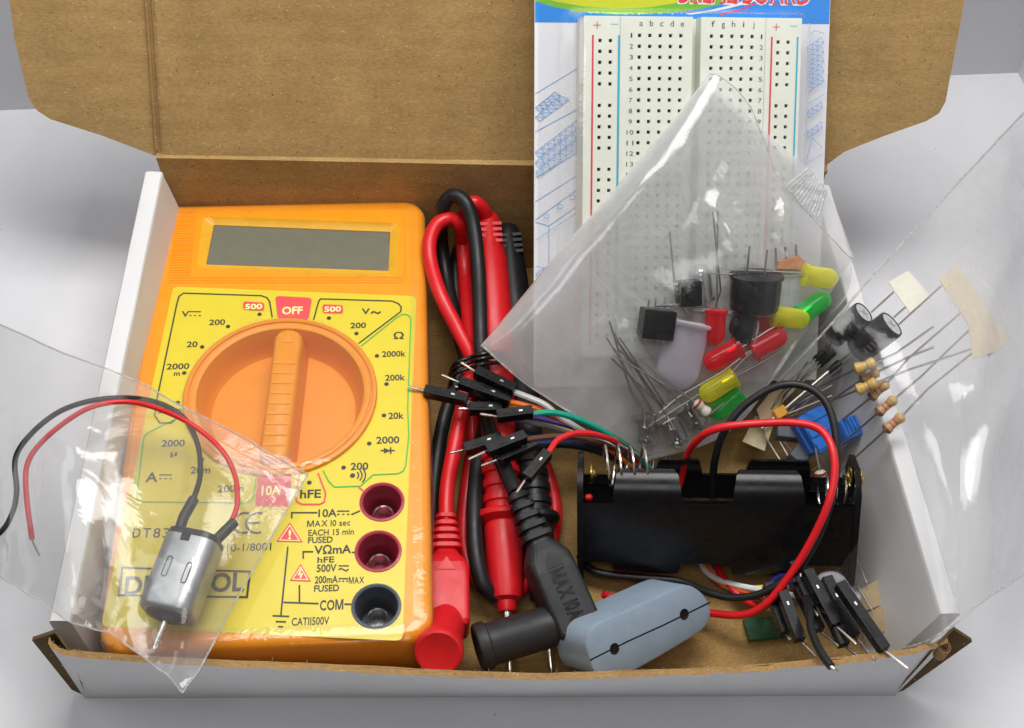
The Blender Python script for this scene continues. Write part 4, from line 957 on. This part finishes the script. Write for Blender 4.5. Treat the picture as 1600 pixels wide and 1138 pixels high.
def cube_extra(f, o, b):
    m = MB()
    for i in range(4): m.box(f, (-.3+.2*i, .44, .1-.1*(i % 2)), (.02, .14, .02))
    for i in range(6): m.box(f, (-.35+.14*i, -.42, .02), (.05, .03+.02*(i % 2), .03))
    split(m, 'pin', 'tin', o)
block_part('relay', 'black cube shaped component with bent pins, left part of the bag', 'component', KK(1026, 506, .5), bx*.98-by*.12, bn, (.40, .36, .3), 'black', cube_extra)
def btn_extra(f, o, b):
    m = MB(); m.lathe((tf(f, (0, 0, .28)), f[1], f[2], f[3]), [(.14, 0), (.14, .1), (.12, .12), (0, .12)], 20); m.build('button_cap', 'black', b)
    m = MB()
    for y in (-.25, .25): m.tube([tf(f, (-.85, y, .1)), tf(f, (-.3, y, .1))], .035, 6)
    split(m, 'pin', 'steel', o)
    m = MB(); m.box(f, (.3, 0, 0), (.03, .3, .2)); m.build('metal_plate', 'steel', o)
block_part('push_button', 'small square black push button with two bright legs on its left', 'push button', KK(1076, 458, .55), bx*.98+by*.05, bn, (.27, .31, .26), 'black', btn_extra)
bz_c = KK(1180, 458, .55); ax_ = (by*.97+bn*.16).normalized(); f = frame(bz_c-ax_*.42, ax_, bx)
o = thing('buzzer', 'round black buzzer can with pins up, right part of the bag', 'buzzer', f[0]); m = MB()
m.lathe(f, [(.0, -.0), (.56, .0), (.6, .04), (.62, .4), (.63, .80), (.67, .81), (.67, .88), (.62, .9), (0, .9)], 40, 0, True); m.build('buzzer_can', 'black', o)
m = MB(); m.tube([tf(f, (-.25, 0, .85)), tf(f, (-.22, .05, 1.6))], .03, 6); m.tube([tf(f, (.2, 0, .85)), tf(f, (.24, .05, 1.5))], .03, 6); split(m, 'pin', 'tin', o)
def trim_extra(f, o, b):
    m = MB(); m.tube([tf(f, (.28, .28, .1)), tf(f, (.3, .1, .16)), tf(f, (.3, -.3, .16))], .02, 6); m.build('leg', 'tin', o)
    m = MB(); m.lathe((tf(f, (-.22, .05, 0)), f[2], f[3], -f[1]), [(.24, 0), (.24, .06), (.2, .1), (0, .1)], 14); m.build('knob', 'black', b)
block_part('trimmer', 'small black trimmer with a toothed knob between the red LEDs', 'component', KK(1162, 514, .6), bx*.95-by*.2, bn, (.20, .34, .2), 'black', trim_extra)
o = thing('light_sensor', 'orange tan sensor with three upright legs behind the rightmost yellow LED', 'component', KK(1235, 412, .2)); m = MB()
m.prism((KK(1235, 412, .2), bx, by, bn), [(-.36, -.12), (.32, -.14), (.34, .06), (.18, .2), (-.3, .06)], -.12, .1); m.build('sensor_body', 'skin', o); m = MB()
for px, py in ((1212, 388), (1227, 386), (1244, 382)): m.tube([KK(px+1, 412, .2), KK(px, py, .2)], .03, 6)
split(m, 'pin', 'tin', o)
resistor('pale resistor with orange band at the bag bottom below the yellow LED', KK(1085, 628, .6), KK(1108, 648, .6), [[KK(1060, 610, .6), KK(1000, 560, .6)], [KK(1130, 630, .6)]], 'res_white', ('band_red', 'band_gold'), .13)
m = MB(); o = thing('loose_leads', 'bundle of thin bent component leads lying in the left of the bag', 'wire leads', KK(1000, 580, .5))
for a_ in ([(948, 528), (985, 590), (1036, 633)], [(968, 528), (1000, 575), (1060, 625)], [(958, 555), (1000, 578), (1037, 600)], [(960, 545), (975, 575), (1025, 650)]): m.tube([KK(*q, .62) for q in a_], .022, 6)
split(m, 'wire_lead', 'tin', o)
m = MB(); m.grid(net([[KK(960, 490, .35), KK(990, 505, .5), KK(1010, 540, .4)], [KK(975, 540, .5), KK(1000, 560, .6), KK(1030, 590, .5)], [KK(1000, 590, .4), KK(1020, 610, .55), KK(1050, 640, .4)]], 8, .05, 1.2, 4))
tag(m.build('small_plastic_pouch', 'bag'), 'crumpled small inner plastic pouch beside the frosted lavender LED', 'plastic pouch')

# middle bag: folded translucent pouch
bag = thing('parts_bag', 'milky clear plastic bag of LEDs and small parts leaning on the breadboard', 'plastic bag', KK(1000, 700, .3))
ctrl = [
 [KK(752, 545, .1), KK(790, 495, .1), KK(870, 400, .1), KK(960, 297, .1), KK(1040, 203, .1), KK(1106, 122, .1)],
 [KK(752, 543, .55), KK(793, 497, .65), KK(872, 402, .7), KK(962, 299, .7), KK(1042, 203, .6), KK(1109, 118, .4)],
 [KK(768, 556, .8), KK(820, 511, 1.12), KK(902, 418, 1.15), KK(990, 316, 1.12), KK(1070, 220, .95), KK(1128, 124, .55)],
 [KK(815, 595, .75), KK(880, 545, 1.0), KK(965, 460, 1.0), KK(1050, 365, .95), KK(1120, 270, .8), KK(1165, 160, .6)],
 [KK(880, 640, .7), KK(950, 595, .95), KK(1040, 515, 1.2), KK(1130, 420, 1.4), KK(1185, 325, 1.1), KK(1192, 215, .6)],
 [KK(950, 685, .6), KK(1020, 640, .95), KK(1105, 570, 1.2), KK(1200, 480, 1.4), KK(1255, 390, 1.1), KK(1225, 290, .6)],
 [KK(1000, 714, .45), KK(1075, 685, .7), KK(1155, 630, .8), KK(1240, 548, .85), KK(1310, 465, .75), KK(1320, 395, .5)],
 [KK(1005, 716, .25), KK(1082, 690, .3), KK(1162, 636, .3), KK(1248, 555, .3), KK(1318, 472, .3), KK(1332, 400, .3)]]
g = net(ctrl, 10, .10, .4, 3, .3)
def topix(p):
    d = p-CP; k = d.dot(CF); return V((800+FPX*d.dot(CR)/k, 569-FPX*d.dot(CU)/k))
def segd(p, a, b):
    a, b = V(a), V(b); t = max(0, min(1, (p-a).dot(b-a)/(b-a).length_squared)); return (p-a.lerp(b, t)).length
FOLDS = [([(1112, 325), (1150, 395), (1205, 420)], .13, 13), ([(1172, 175), (1128, 290), (1112, 325)], .10, 16), ([(1232, 300), (1222, 365), (1238, 405)], .15, 12), ([(1238, 405), (1300, 385)], .1, 12), ([(800, 585), (890, 560), (960, 500)], .09, 26), ([(900, 640), (930, 560)], .08, 20), ([(980, 690), (1060, 600)], .05, 14), ([(1000, 300), (1090, 240)], .08, 22)]
def folded(g, folds, n, near=None):
    out = []
    for r_ in g:
        q_ = []
        for p in r_:
            x = topix(p); h = 0
            for pl_, A, w in folds:
                d = min(segd(x, pl_[k], pl_[k+1]) for k in range(len(pl_)-1)); h += A*math.exp(-(d/w)**2)
            q_.append(p+n*h)
        out.append(q_)
    return out
def cloudy(o, fn):
    at = o.data.attributes.new('cloud', 'FLOAT', 'POINT'); o0 = ORG[o.name]
    for i, v in enumerate(o.data.vertices): at.data[i].value = fn(topix(v.co+o0))
    return o
def smooth(a, b, x): t = max(0, min(1, (x-a)/(b-a))); return t*t*(3-2*t)
g = folded(g, FOLDS, bn)
def mid_cloud_sheen(x):
    e = segd(x, (755, 545), (1110, 118)); parts = min((x-V((1150, 500))).length/130, (x-V((1190, 470))).length/110, (x-V((1060, 510))).length/90, (x-V((1060, 600))).length/100, (x-V((1130, 590))).length/90)
    c = .22+1.5*smooth(.75, 1.5, parts)
    return c+2.6*math.exp(-(e/36)**2)  # rolled edge: double film, and its highlight painted in as extra haze
m = MB(); m.grid(g); cloudy(m.build('front_film', 'bag_milky', bag), mid_cloud_sheen)
ctrl2 = [[KK(754, 544, .12), KK(870, 402, .12), KK(1106, 124, .12)], [KK(880, 640, .15), KK(1030, 510, .1), KK(1200, 210, .13)], [KK(1003, 715, .2), KK(1160, 634, .12), KK(1288, 292, .13)], [KK(1006, 716, .25), KK(1170, 636, .2), KK(1334, 402, .2)]]
m = MB(); m.grid(net(ctrl2, 9, .0)); m.build('back_film', 'bag_back', bag)
m = MB(); q = [KK(1225, 291, .2), KK(1263, 261, .2), KK(1293, 295, .22), KK(1280, 346, .25)]
rows_ = []
for i in range(25):
    t = i/24; rows_.append([q[0].lerp(q[3], t).lerp(q[1].lerp(q[2], t), k/6)+bn*(.02 if i % 2 else 0) for k in range(7)])
m.grid(rows_, 0, False); m.build('zip_strip', 'seal', bag)
m = MB(); ed = [g[i][0] for i in range(0)]+[r[0] for r in g][14:]; m.tube(ed, .022, 6); m.tube([r[-1] for r in g][10:], .02, 6); split(m, 'welded_edge', 'seal', bag)

# ------------------------------------------------------------------ right bag and its parts
def capac(label, base, top_, r, marks, legs):
    base, top_ = V(base), V(top_); d = top_-base; Lg = d.length; f = frame(base, d, V((0, 0, 1))); o = thing('capacitor', label, 'capacitor', base, 'capacitors in the right bag')
    m = MB(); m.lathe(f, [(0, 0), (r*.9, 0), (r, .04), (r, .12), (r*.93, .16), (r*.93, .19), (r, .24), (r, Lg-.05), (r*.96, Lg-.005), (r*.86, Lg), (r*.84, Lg-.02)], 36, 0, True, True, False); m.build('sleeve', 'cap', o)
    m = MB(); m.lathe(f, [(r*.845, Lg-.02), (r*.6, Lg-.015), (0, Lg-.015)], 30, 0, True, False, False)
    mk = MB()
    for a in range(3):
        c_, s_ = math.cos(a*PI/3), math.sin(a*PI/3); mk.box((tf(f, (0, 0, Lg-.012)), f[1]*c_+f[2]*s_, f[2]*c_-f[1]*s_, f[3]), (0, 0, 0), (r*.6, .012, .004+.0006*a))
    t_ = m.build('top_disc', 'cap_top', o); mk.build('vent_score', 'tin', t_)
    m = MB()
    tocam = (CP-base).normalized(); a0 = math.atan2(tocam.dot(f[2]), tocam.dot(f[1]))
    for k in range(6):
        a = a0+(-.35 if marks else .35); h = .32+k*.12; c = tf(f, (r*1.004*math.cos(a), r*1.004*math.sin(a), h)); nn = f[1]*math.cos(a)+f[2]*math.sin(a)
        m.box(frame(c, nn, f[3]), (0, 0, 0), (.03, .08, .003))
    m.build('printed_marks', 'cap_mark', o)
    m = MB()
    for k, e in enumerate(legs): m.tube([tf(f, ((-.1, .1)[k], 0, .02))]+[V(q) for q in e], .03, 6)
    split(m, 'lead', 'tin', o)
capac('slimmer black capacitor, tucked behind the thicker one', P(1300, 527, 3.9), P(1350, 488, 4.8), .30, 1, [PS([(1285, 555, 2.8), (1240, 610, 2.2)]), PS([(1282, 560, 2.8), (1228, 620, 2.2)])])
capac('thicker black capacitor with a silver scored top', P(1338, 549, 4.0), P(1394, 506, 4.9), .36, 0, [PS([(1300, 585, 2.9), (1215, 660, 1.8)]), PS([(1295, 580, 2.9), (1190, 670, 1.8)])])
RG = 'resistors in the right bag'
ax1 = P(1400, 650, 3.6)-P(1380, 675, 3.3)
resistor('tan striped resistor, lowest on the paper tape', P(1381, 675, 4.1), P(1412, 648, 4.45), [PS([(1340, 712, 2.8), (1300, 750, 1.4)]), PS([(1450, 608, 4.5), (1519, 552, 4.3)])], group=RG)
resistor('tan striped resistor, middle one on the paper tape', P(1369, 648, 4.1), P(1401, 621, 4.45), [PS([(1320, 690, 2.8), (1270, 735, 1.4)]), PS([(1440, 588, 4.5), (1513, 517, 4.3)])], group=RG)
resistor('tan striped resistor, topmost of the three red banded ones', P(1358, 624, 4.0), P(1388, 597, 4.4), [PS([(1318, 655, 2.8), (1270, 700, 1.4)]), PS([(1420, 560, 4.5), (1500, 490, 4.4)])], group=RG)
resistor('gold yellow resistor directly under the thick capacitor', P(1334, 578, 4.3), P(1369, 566, 4.5), [PS([(1280, 605, 3.2), (1229, 641, 2.2)]), PS([(1400, 552, 4.55), (1458, 511, 4.7)])], 'res_gold', ('band_gold', 'band_brown', 'band_purple', 'band_gold'), .125, RG)
resistor('gold yellow resistor with a purple band, lower of the two gold ones', P(1337, 611, 4.25), P(1372, 597, 4.5), [PS([(1290, 630, 3.2), (1232, 652, 2.1)]), PS([(1420, 578, 4.55), (1517, 546, 4.6)])], 'res_gold', ('band_gold', 'band_brown', 'band_purple', 'band_gold'), .125, RG)
resistor('small tan resistor half hidden between the gold ones', P(1343, 596, 3.9), P(1374, 580, 4.2), [PS([(1300, 625, 2.8), (1240, 680, 1.6)]), PS([(1420, 558, 4.4), (1459, 543, 4.5)])], 'res', group=RG)
resistor('pale resistor standing at the right spring of the battery holder', P(1281, 735, 1.9), P(1287, 764, 1.5), [PS([(1274, 700, 2.2)]), PS([(1291, 790, 1.0)])], 'res_white', ('band_red', 'band_brown', 'band_red'), .13, RG)
def tape(label, q, mat, thick=.02):
    pts = PS(q); m = MB(); n_ = (pts[1]-pts[0]).cross(pts[2]-pts[0]).normalized()
    if n_.z < 0: n_ = -n_
    k = len(pts)
    R0 = [[pts[0].lerp(pts[1], i/6).lerp(pts[3].lerp(pts[2], i/6), j/10)+n_*(.025*noise.noise(V((i*.4, j*.4, q[0][0])))) for i in range(7)] for j in range(11)]
    m.grid(R0, 0, True); m.grid([[p-n_*thick for p in r] for r in R0], 0, True)
    for e in (R0[0], R0[-1], [r[0] for r in R0], [r[-1] for r in R0]): m.grid([e, [p-n_*thick for p in e]], 0, False)
    return tag(m.build('paper_tape', mat), label, 'paper tape', 'paper tapes holding component leads')
tape('long tan paper tape strip holding the resistor leads, furthest right', [(1468, 437, 4.45), (1495, 413, 4.45), (1577, 532, 4.4), (1545, 558, 4.35)], 'tape')
tape('short tan tape piece crossing the lower end of the long strip', [(1512, 501, 4.5), (1547, 491, 4.55), (1559, 548, 4.5), (1520, 561, 4.45)], 'tape')
tape('very pale tape square above the capacitors', [(1388, 441, 4.3), (1419, 423, 4.3), (1453, 462, 4.3), (1422, 489, 4.3)], 'tape_pale')
tape('brown tape strip beside the loop of black wire', [(1182, 640, 1.8), (1222, 590, 2.0), (1228, 605, 2.0), (1200, 690, 1.6)], 'tape_brown')
tape('pale brown tape strip under the loop of red wire', [(1180, 650, 1.3), (1205, 655, 1.5), (1195, 705, 1.2), (1160, 690, 1.1)], 'tape')
tape('crumpled brown tape at the bottom right, upper piece', [(1338, 925, 1.2), (1372, 905, 1.4), (1383, 944, 1.3), (1340, 958, 1.1)], 'tape_brown')
tape('crumpled brown tape at the bottom right, lower piece', [(1338, 966, 1.1), (1378, 946, 1.35), (1393, 978, 1.25), (1370, 995, 1.0)], 'tape_brown')
def longlead(label, *paths):
    o = thing('component_leads', label, 'wire leads', P(*paths[0][0])); m = MB()
    for p in paths: m.tube(catmull(PS(p), 4), .026, 6)
    split(m, 'wire_lead', 'tin', o)
longlead('two grey leads running up to the pale tape square', [(1362, 488, 4.3), (1396, 457, 4.35)], [(1397, 496, 4.3), (1415, 480, 4.35)])
longlead('long grey lead reaching the top corner of the long tape strip', [(1405, 507, 4.4), (1471, 447, 4.5)])
longlead('two bright leads through the crumpled brown tape', [(1337, 871, 1.5), (1355, 911, 1.5)], [(1338, 912, 1.3), (1363, 953, 1.4)])
longlead('fan of thin leads behind the battery holder', [(1195, 680, 1.4), (1220, 720, 1.2), (1240, 745, 1.0)], [(1210, 675, 1.4), (1250, 745, 1.0)], [(1225, 690, 1.4), (1262, 735, 1.0)], [(1330, 690, 1.8), (1300, 720, 1.4), (1340, 790, 1.0)], [(1388, 650, 3.0), (1350, 715, 2.0), (1335, 745, 1.4)], [(1230, 600, 2.2), (1205, 640, 1.8)], [(1262, 565, 2.7), (1215, 640, 1.9)])
for lab, c, sz, ux in (('small black transistor below the slim capacitor', P(1289, 556, 2.9), (.24, .17, .15), P(1300, 545, 2.9)-P(1280, 562, 2.8)), ('small dark transistor half hidden under the thick capacitor', P(1304, 576, 2.6), (.2, .12, .12), P(1316, 566, 2.6)-P(1295, 585, 2.5))):
    f = frame(c, V((0, -.3, 1)), ux); o = thing('transistor', lab, 'transistor', c-f[3]*sz[2], 'transistors in the right bag'); m = MB()
    m.prism((f[0]-f[1]*sz[0], f[2], f[3], f[1]), [(-sz[1], -sz[2]), (sz[1], -sz[2]), (sz[1], .02), (sz[1]*.6, sz[2]), (-sz[1]*.6, sz[2]), (-sz[1], .02)], 0, 2*sz[0]); m.build('transistor_case', 'black', o); m = MB()
    for y in (-.09, 0, .09): m.tube([tf(f, (-sz[0], y, 0)), tf(f, (-sz[0]-1.2, y*1.5, -.5))], .025, 6)
    split(m, 'lead', 'tin', o)
o = thing('ceramic_capacitor', 'small amber drop capacitor inside the loop of black wire', 'capacitor', P(1219, 645, 2.0)); m = MB()
m.box(frame(P(1219, 645, 2.1), V((0, -.4, 1)), P(1232, 637, 2.1)-P(1206, 652, 2.1)), (0, 0, 0), (.18, .14, .1), 0, .06); m.build('capacitor_body', 'amber', o)
m = MB(); m.tube(PS([(1228, 640, 2.1), (1300, 602, 2.8)]), .025, 6); m.tube(PS([(1228, 648, 2.1), (1300, 618, 2.7)]), .025, 6); split(m, 'lead', 'tin', o)
def term(label, c, ux, sz, grooves):
    f = frame(c, V((.1, -.45, 1)), ux); o = thing('terminal_block', label, 'terminal block', c-f[3]*sz[2], 'blue terminal blocks'); m = MB(); m.box(f, (0, 0, 0), sz, 0, .04); b = m.build('block_body', 'blue', o)
    m = MB()
    for i in range(grooves): m.box(f, (-sz[0]+2*sz[0]*(i+.5)/grooves, 0, sz[2]+.01), (sz[0]/grooves*.55, sz[1]*.92, .03))
    m.box(f, (0, -sz[1]-.03, -.1), (sz[0]*.8, .04, sz[2]*.5)); m.build('raised_ribs', 'blue', b)
    m = MB()
    for i in (-1, 1): m.tube([tf(f, (i*sz[0]*.5, 0, -sz[2])), tf(f, (i*sz[0]*.5, -.1, -sz[2]-.4))], .05, 6)
    split(m, 'pin', 'tin', o)
term('larger blue terminal block behind the black wire loop', P(1278, 672, 2.0), P(1300, 690, 2.0)-P(1262, 645, 2.0), (.52, .44, .36), 3)
term('smaller ribbed blue terminal block right of the red wire', P(1323, 671, 2.4), P(1338, 665, 2.4)-P(1308, 678, 2.4), (.24, .26, .3), 5)
block_part('chip_socket', 'dark grey plastic component under the red wire loop', 'component', P(1233, 672, 1.7), V((1, -.1, 0)), V((0, -.3, 1)), (.34, .26, .2), 'charcoal', None)
block_part('sensor_block', 'charcoal block standing behind the right battery holder tab', 'component', P(1253, 708, 1.4), V((.7, -.7, 0)), V((0, -.3, 1)), (.22, .34, .25), 'charcoal', None)
led('pale greenish clear LED lying beside the crumpled brown tape', P(1318, 948, 1.0), P(1283, 897, 1.5), 'led_f', [[P(1330, 965, 1.0), P(1345, 990, .8)]], .42, None)
o = thing('circuit_board', 'small green circuit board on the box floor below the red wire', 'circuit board', P(1170, 985, .3)); m = MB()
f = frame(P(1200, 982, .45), V((0, .15, 1)), V((1, .12, 0))); m.box(f, (0, 0, 0), (.55, .3, .05), 0, .02); m.build('board', 'pcb', o)

rbag = thing('resistor_bag', 'large frosted clear plastic bag draped over the right box wall', 'plastic bag', P(1450, 700, 3.5))
ctrl = [
 [(1720, 60, 2.6), (1740, 300, 1.6), (1760, 550, 1.4), (1740, 800, 2.0)],
 [(1602, 175, 3.3), (1625, 400, 3.2), (1640, 620, 3.2), (1605, 893, 3.1)],
 [(1520, 262, 4.5), (1545, 440, 5.0), (1560, 640, 4.8), (1535, 940, 3.9)],
 [(1440, 348, 5.0), (1460, 500, 5.3), (1480, 690, 4.9), (1478, 985, 3.8)],
 [(1345, 452, 5.4), (1390, 560, 5.3), (1418, 740, 4.4), (1418, 1012, 2.8)],
 [(1270, 540, 4.6), (1310, 640, 4.0), (1340, 800, 2.8), (1345, 1015, 1.5)],
 [(1205, 608, 3.0), (1235, 690, 2.4), (1270, 830, 1.4), (1270, 1005, 1.1)],
 [(1165, 655, 2.2), (1190, 720, 1.8), (1220, 850, 1.0), (1190, 985, .9)]]
g = net([PS(r) for r in ctrl], 10, .07, .5, 11, .5)
g = folded(g, [([(1600, 330), (1540, 470), (1520, 620)], .22, 20), ([(1560, 640), (1530, 760), (1560, 860)], .2, 18), ([(1640, 480), (1590, 620)], .2, 24), ([(1450, 400), (1530, 340)], .1, 16), ([(1460, 700), (1500, 850)], .12, 16), ([(1580, 240), (1560, 330)], .15, 18), ([(1500, 600), (1600, 700)], .12, 22)], V((0, -.3, .95)))
def right_cloud(x):
    c = smooth(1415, 1480, x.x+.0*(x.y-600)); low = smooth(700, 860, x.y)*(1-smooth(1380, 1480, x.x))
    return .10+2.2*c+.25*low
m = MB(); m.grid(g); cloudy(m.build('front_film', 'bag_right', rbag), right_cloud)
m = MB(); m.tube([r[0] for r in g][8:62], .03, 6); m.tube([r[-1] for r in g][8:42], .03, 6); split(m, 'welded_edge', 'seal', rbag)
dr = [[p+V((0, .05, -min(.45, max(.05, p.z-.3)))) for p in q_] for q_ in g]
m = MB(); m.grid(dr[:27]); m.build('back_film', 'bag', rbag)

# ------------------------------------------------------------------ motor and its bag
ma, mb_ = P(304, 850, 3.75), P(261, 962, 3.6)
d = mb_-ma; Lm = d.length; f = frame(ma, d, V((1, 0, .1)))
f = (ma, f[1], f[2], f[3])     # z along the shaft, x across
motor = thing('small_motor', 'small silver DC motor with red and black leads in a clear bag', 'motor', P(283, 900, 2.9))
def msec(k, w=1.18, h=.98): 
    pts = []
    for x, y in rr(w, h, .30, 7): pts.append((x*k, y*k))
    return pts
m = MB(); m.loft([[tf(f, (x, y, h)) for x, y in msec(k)] for h, k in ((.0, .99), (.02, 1), (Lm-.22, 1), (Lm-.1, .985), (Lm-.03, .95), (Lm, .88))], 0, True); can = m.build('can', 'can', motor)
m = MB(); m.loft([[tf(f, (x, y, h)) for x, y in msec(k)] for h, k in ((-.17, .86), (-.14, .96), (-.01, .97))], 0, False); m.box(f, (-.05, -.49 if f[2].z < 0 else .49, .07), (.10, .012, .09)); m.build('end_cap', 'black', motor)
sg = -1 if f[2].z < 0 else 1
for x, z_ in ((-.20, .80), (.26, .86)):
    g_ = (tf(f, (x, sg*.4915, z_)), f[1], f[3], f[2]*sg); m = MB(); m.ribbon(g_, rr(.11, .46, .05, 4), .03, .004, 0, True); m.build('pressed_slot', 'charcoal', can)
m = MB(); m.lathe((tf(f, (0, 0, Lm)), f[1], f[2], f[3]), [(.46, -.01), (.44, .02), (.2, .03), (.19, .11), (.14, .12), (0, .12)], 28, 0, True); m.build('front_boss', 'charcoal', motor)
m = MB(); m.lathe((tf(f, (0, 0, Lm)), f[1], f[2], f[3]), [(.058, .1), (.058, .72), (.045, .76), (0, .76)], 14, 0, True); m.build('shaft', 'steel', motor)
m = MB(); m.tube(PS([(279, 832, 3.95), (287, 808, 3.95), (303, 780, 3.9)]), .12, 12); m.tube(PS([(332, 850, 3.8), (350, 832, 3.8), (366, 816, 3.75)]), .12, 12); split(m, 'lead_sleeve', 'black_soft', motor)
cable('black_wire', PS([(290, 805, 3.95), (303, 778, 3.9), (313, 740, 3.8), (308, 692, 3.75), (286, 652, 3.8), (245, 629, 4.1), (195, 622, 4.5), (140, 627, 4.6), (90, 645, 4.4), (47, 680, 4.1), (24, 717, 3.8), (26, 768, 3.6), (18, 805, 3.4), (-4, 836, 3.2), (-60, 870, 2.8)]), .062, 'black_soft', motor, 10)
cable('red_wire', PS([(355, 826, 3.78), (368, 800, 3.75), (371, 775, 3.75), (366, 740, 3.7), (345, 702, 3.75), (300, 664, 3.85), (250, 640, 4.2), (200, 628, 4.6), (150, 634, 4.7), (110, 654, 4.5), (66, 690, 4.2), (43, 725, 4.0), (41, 770, 3.8), (50, 843, 3.4)]), .06, 'red_soft', motor, 10)
m = MB(); m.tube(PS([(50, 840, 3.41), (54, 852, 3.36), (62, 868, 3.3)]), [.035, .033, .025], 6); m.build('tinned_end', 'tin', motor)
mbag = thing('motor_bag', 'clear plastic bag holding the small motor, lying over the left box wall', 'plastic bag', P(200, 800, 3.2))
ctrl = [
 [(-120, 450, 1.6), (-130, 560, 1.5), (-140, 700, 1.5), (-120, 850, 1.4)],
 [(-40, 490, 2.8), (-45, 590, 2.9), (-40, 740, 2.6), (-30, 895, 2.4)],
 [(30, 520, 3.9), (30, 610, 4.1), (30, 760, 3.9), (40, 925, 3.4)],
 [(110, 555, 4.6), (100, 640, 4.9), (95, 790, 4.6), (105, 975, 3.7)],
 [(180, 583, 4.5), (170, 670, 4.8), (165, 820, 4.3), (168, 990, 3.75)],
 [(260, 623, 4.0), (250, 710, 4.2), (240, 840, 4.4), (215, 1018, 3.8)],
 [(350, 668, 3.6), (345, 760, 4.1), (310, 880, 4.5), (255, 1052, 3.75)],
 [(430, 716, 3.4), (405, 805, 3.7), (350, 925, 3.8), (282, 1078, 3.7)],
 [(482, 744, 3.3), (436, 818, 3.4), (368, 940, 3.5), (290, 1084, 3.7)]]
g = crumple(net([PS(r) for r in ctrl], 12, .09, .42, 21, .9), 14, .22, 1.5, 4)
m = MB(); m.grid(g); m.build('front_film', 'bag', mbag)
m = MB(); e = [r[0] for r in g]; m.tube(e, .022, 6); m.tube(g[-1], .022, 6)
m.tube([r[-1] for r in g], .02, 6); split(m, 'welded_edge', 'seal', mbag)
ctrl = [[(-120, 450, 1.5), (-140, 700, 1.4), (-120, 850, 1.3)], [(30, 522, 3.7), (30, 760, 3.6), (40, 923, 3.3)], [(180, 585, 4.35), (165, 820, 4.1), (168, 988, 3.6)], [(350, 670, 3.3), (310, 880, 3.1), (255, 1050, 3.6)], [(480, 746, 3.1), (368, 938, 3.1), (290, 1082, 3.6)]]
m = MB(); m.grid(net([PS(r) for r in ctrl], 10, .03, .5, 5)); m.build('back_film', 'bag', mbag)

# ------------------------------------------------------------------ light
w = bpy.data.worlds.new('World'); SC.world = w; w.use_nodes = True
bg = w.node_tree.nodes['Background']; bg.inputs['Color'].default_value = (.93, .96, 1, 1); bg.inputs['Strength'].default_value = .05
def area(name, loc, tgt, sx, sy, power, col=(1, 1, 1)):
    l = bpy.data.lights.new(name, 'AREA'); l.shape = 'RECTANGLE'; l.size = sx; l.size_y = sy; l.energy = power; l.color = col
    o = bpy.data.objects.new(name, l); COL.objects.link(o); o.location = loc
    o.rotation_euler = (V(tgt)-V(loc)).to_track_quat('-Z', 'Y').to_euler(); return o
area('softbox_lamp', (1, 15, 45), (0, 8, 0), 30, 17, 20500, (1, .985, .96))
area('front_lamp', (-5, -17, 46), (0, 8, 1), 20, 13, 4400, (1, .99, .97))
area('right_fill_lamp', (34, 8, 34), (5, 8, 0), 18, 24, 11500, (.97, .985, 1))  # unseen area light added to brighten the right side
area('fill_lamp', (-30, 6, 36), (-3, 6, 1), 16, 18, 2700, (.98, .99, 1))
SC.view_settings.view_transform = 'Standard'; SC.view_settings.look = 'None'; SC.view_settings.exposure = -0.1; SC.view_settings.gamma = 1
SC.view_settings.use_curve_mapping = False
cy = SC.cycles
cy.max_bounces = 10; cy.diffuse_bounces = 3; cy.glossy_bounces = 3; cy.transmission_bounces = 6; cy.transparent_max_bounces = 16
cy.caustics_reflective = False; cy.caustics_refractive = False; cy.sample_clamp_indirect = 4
cy.use_denoising = True
try: cy.denoiser = 'OPENIMAGEDENOISE'
except Exception: pass
cy.use_adaptive_sampling = True; cy.adaptive_threshold = .015
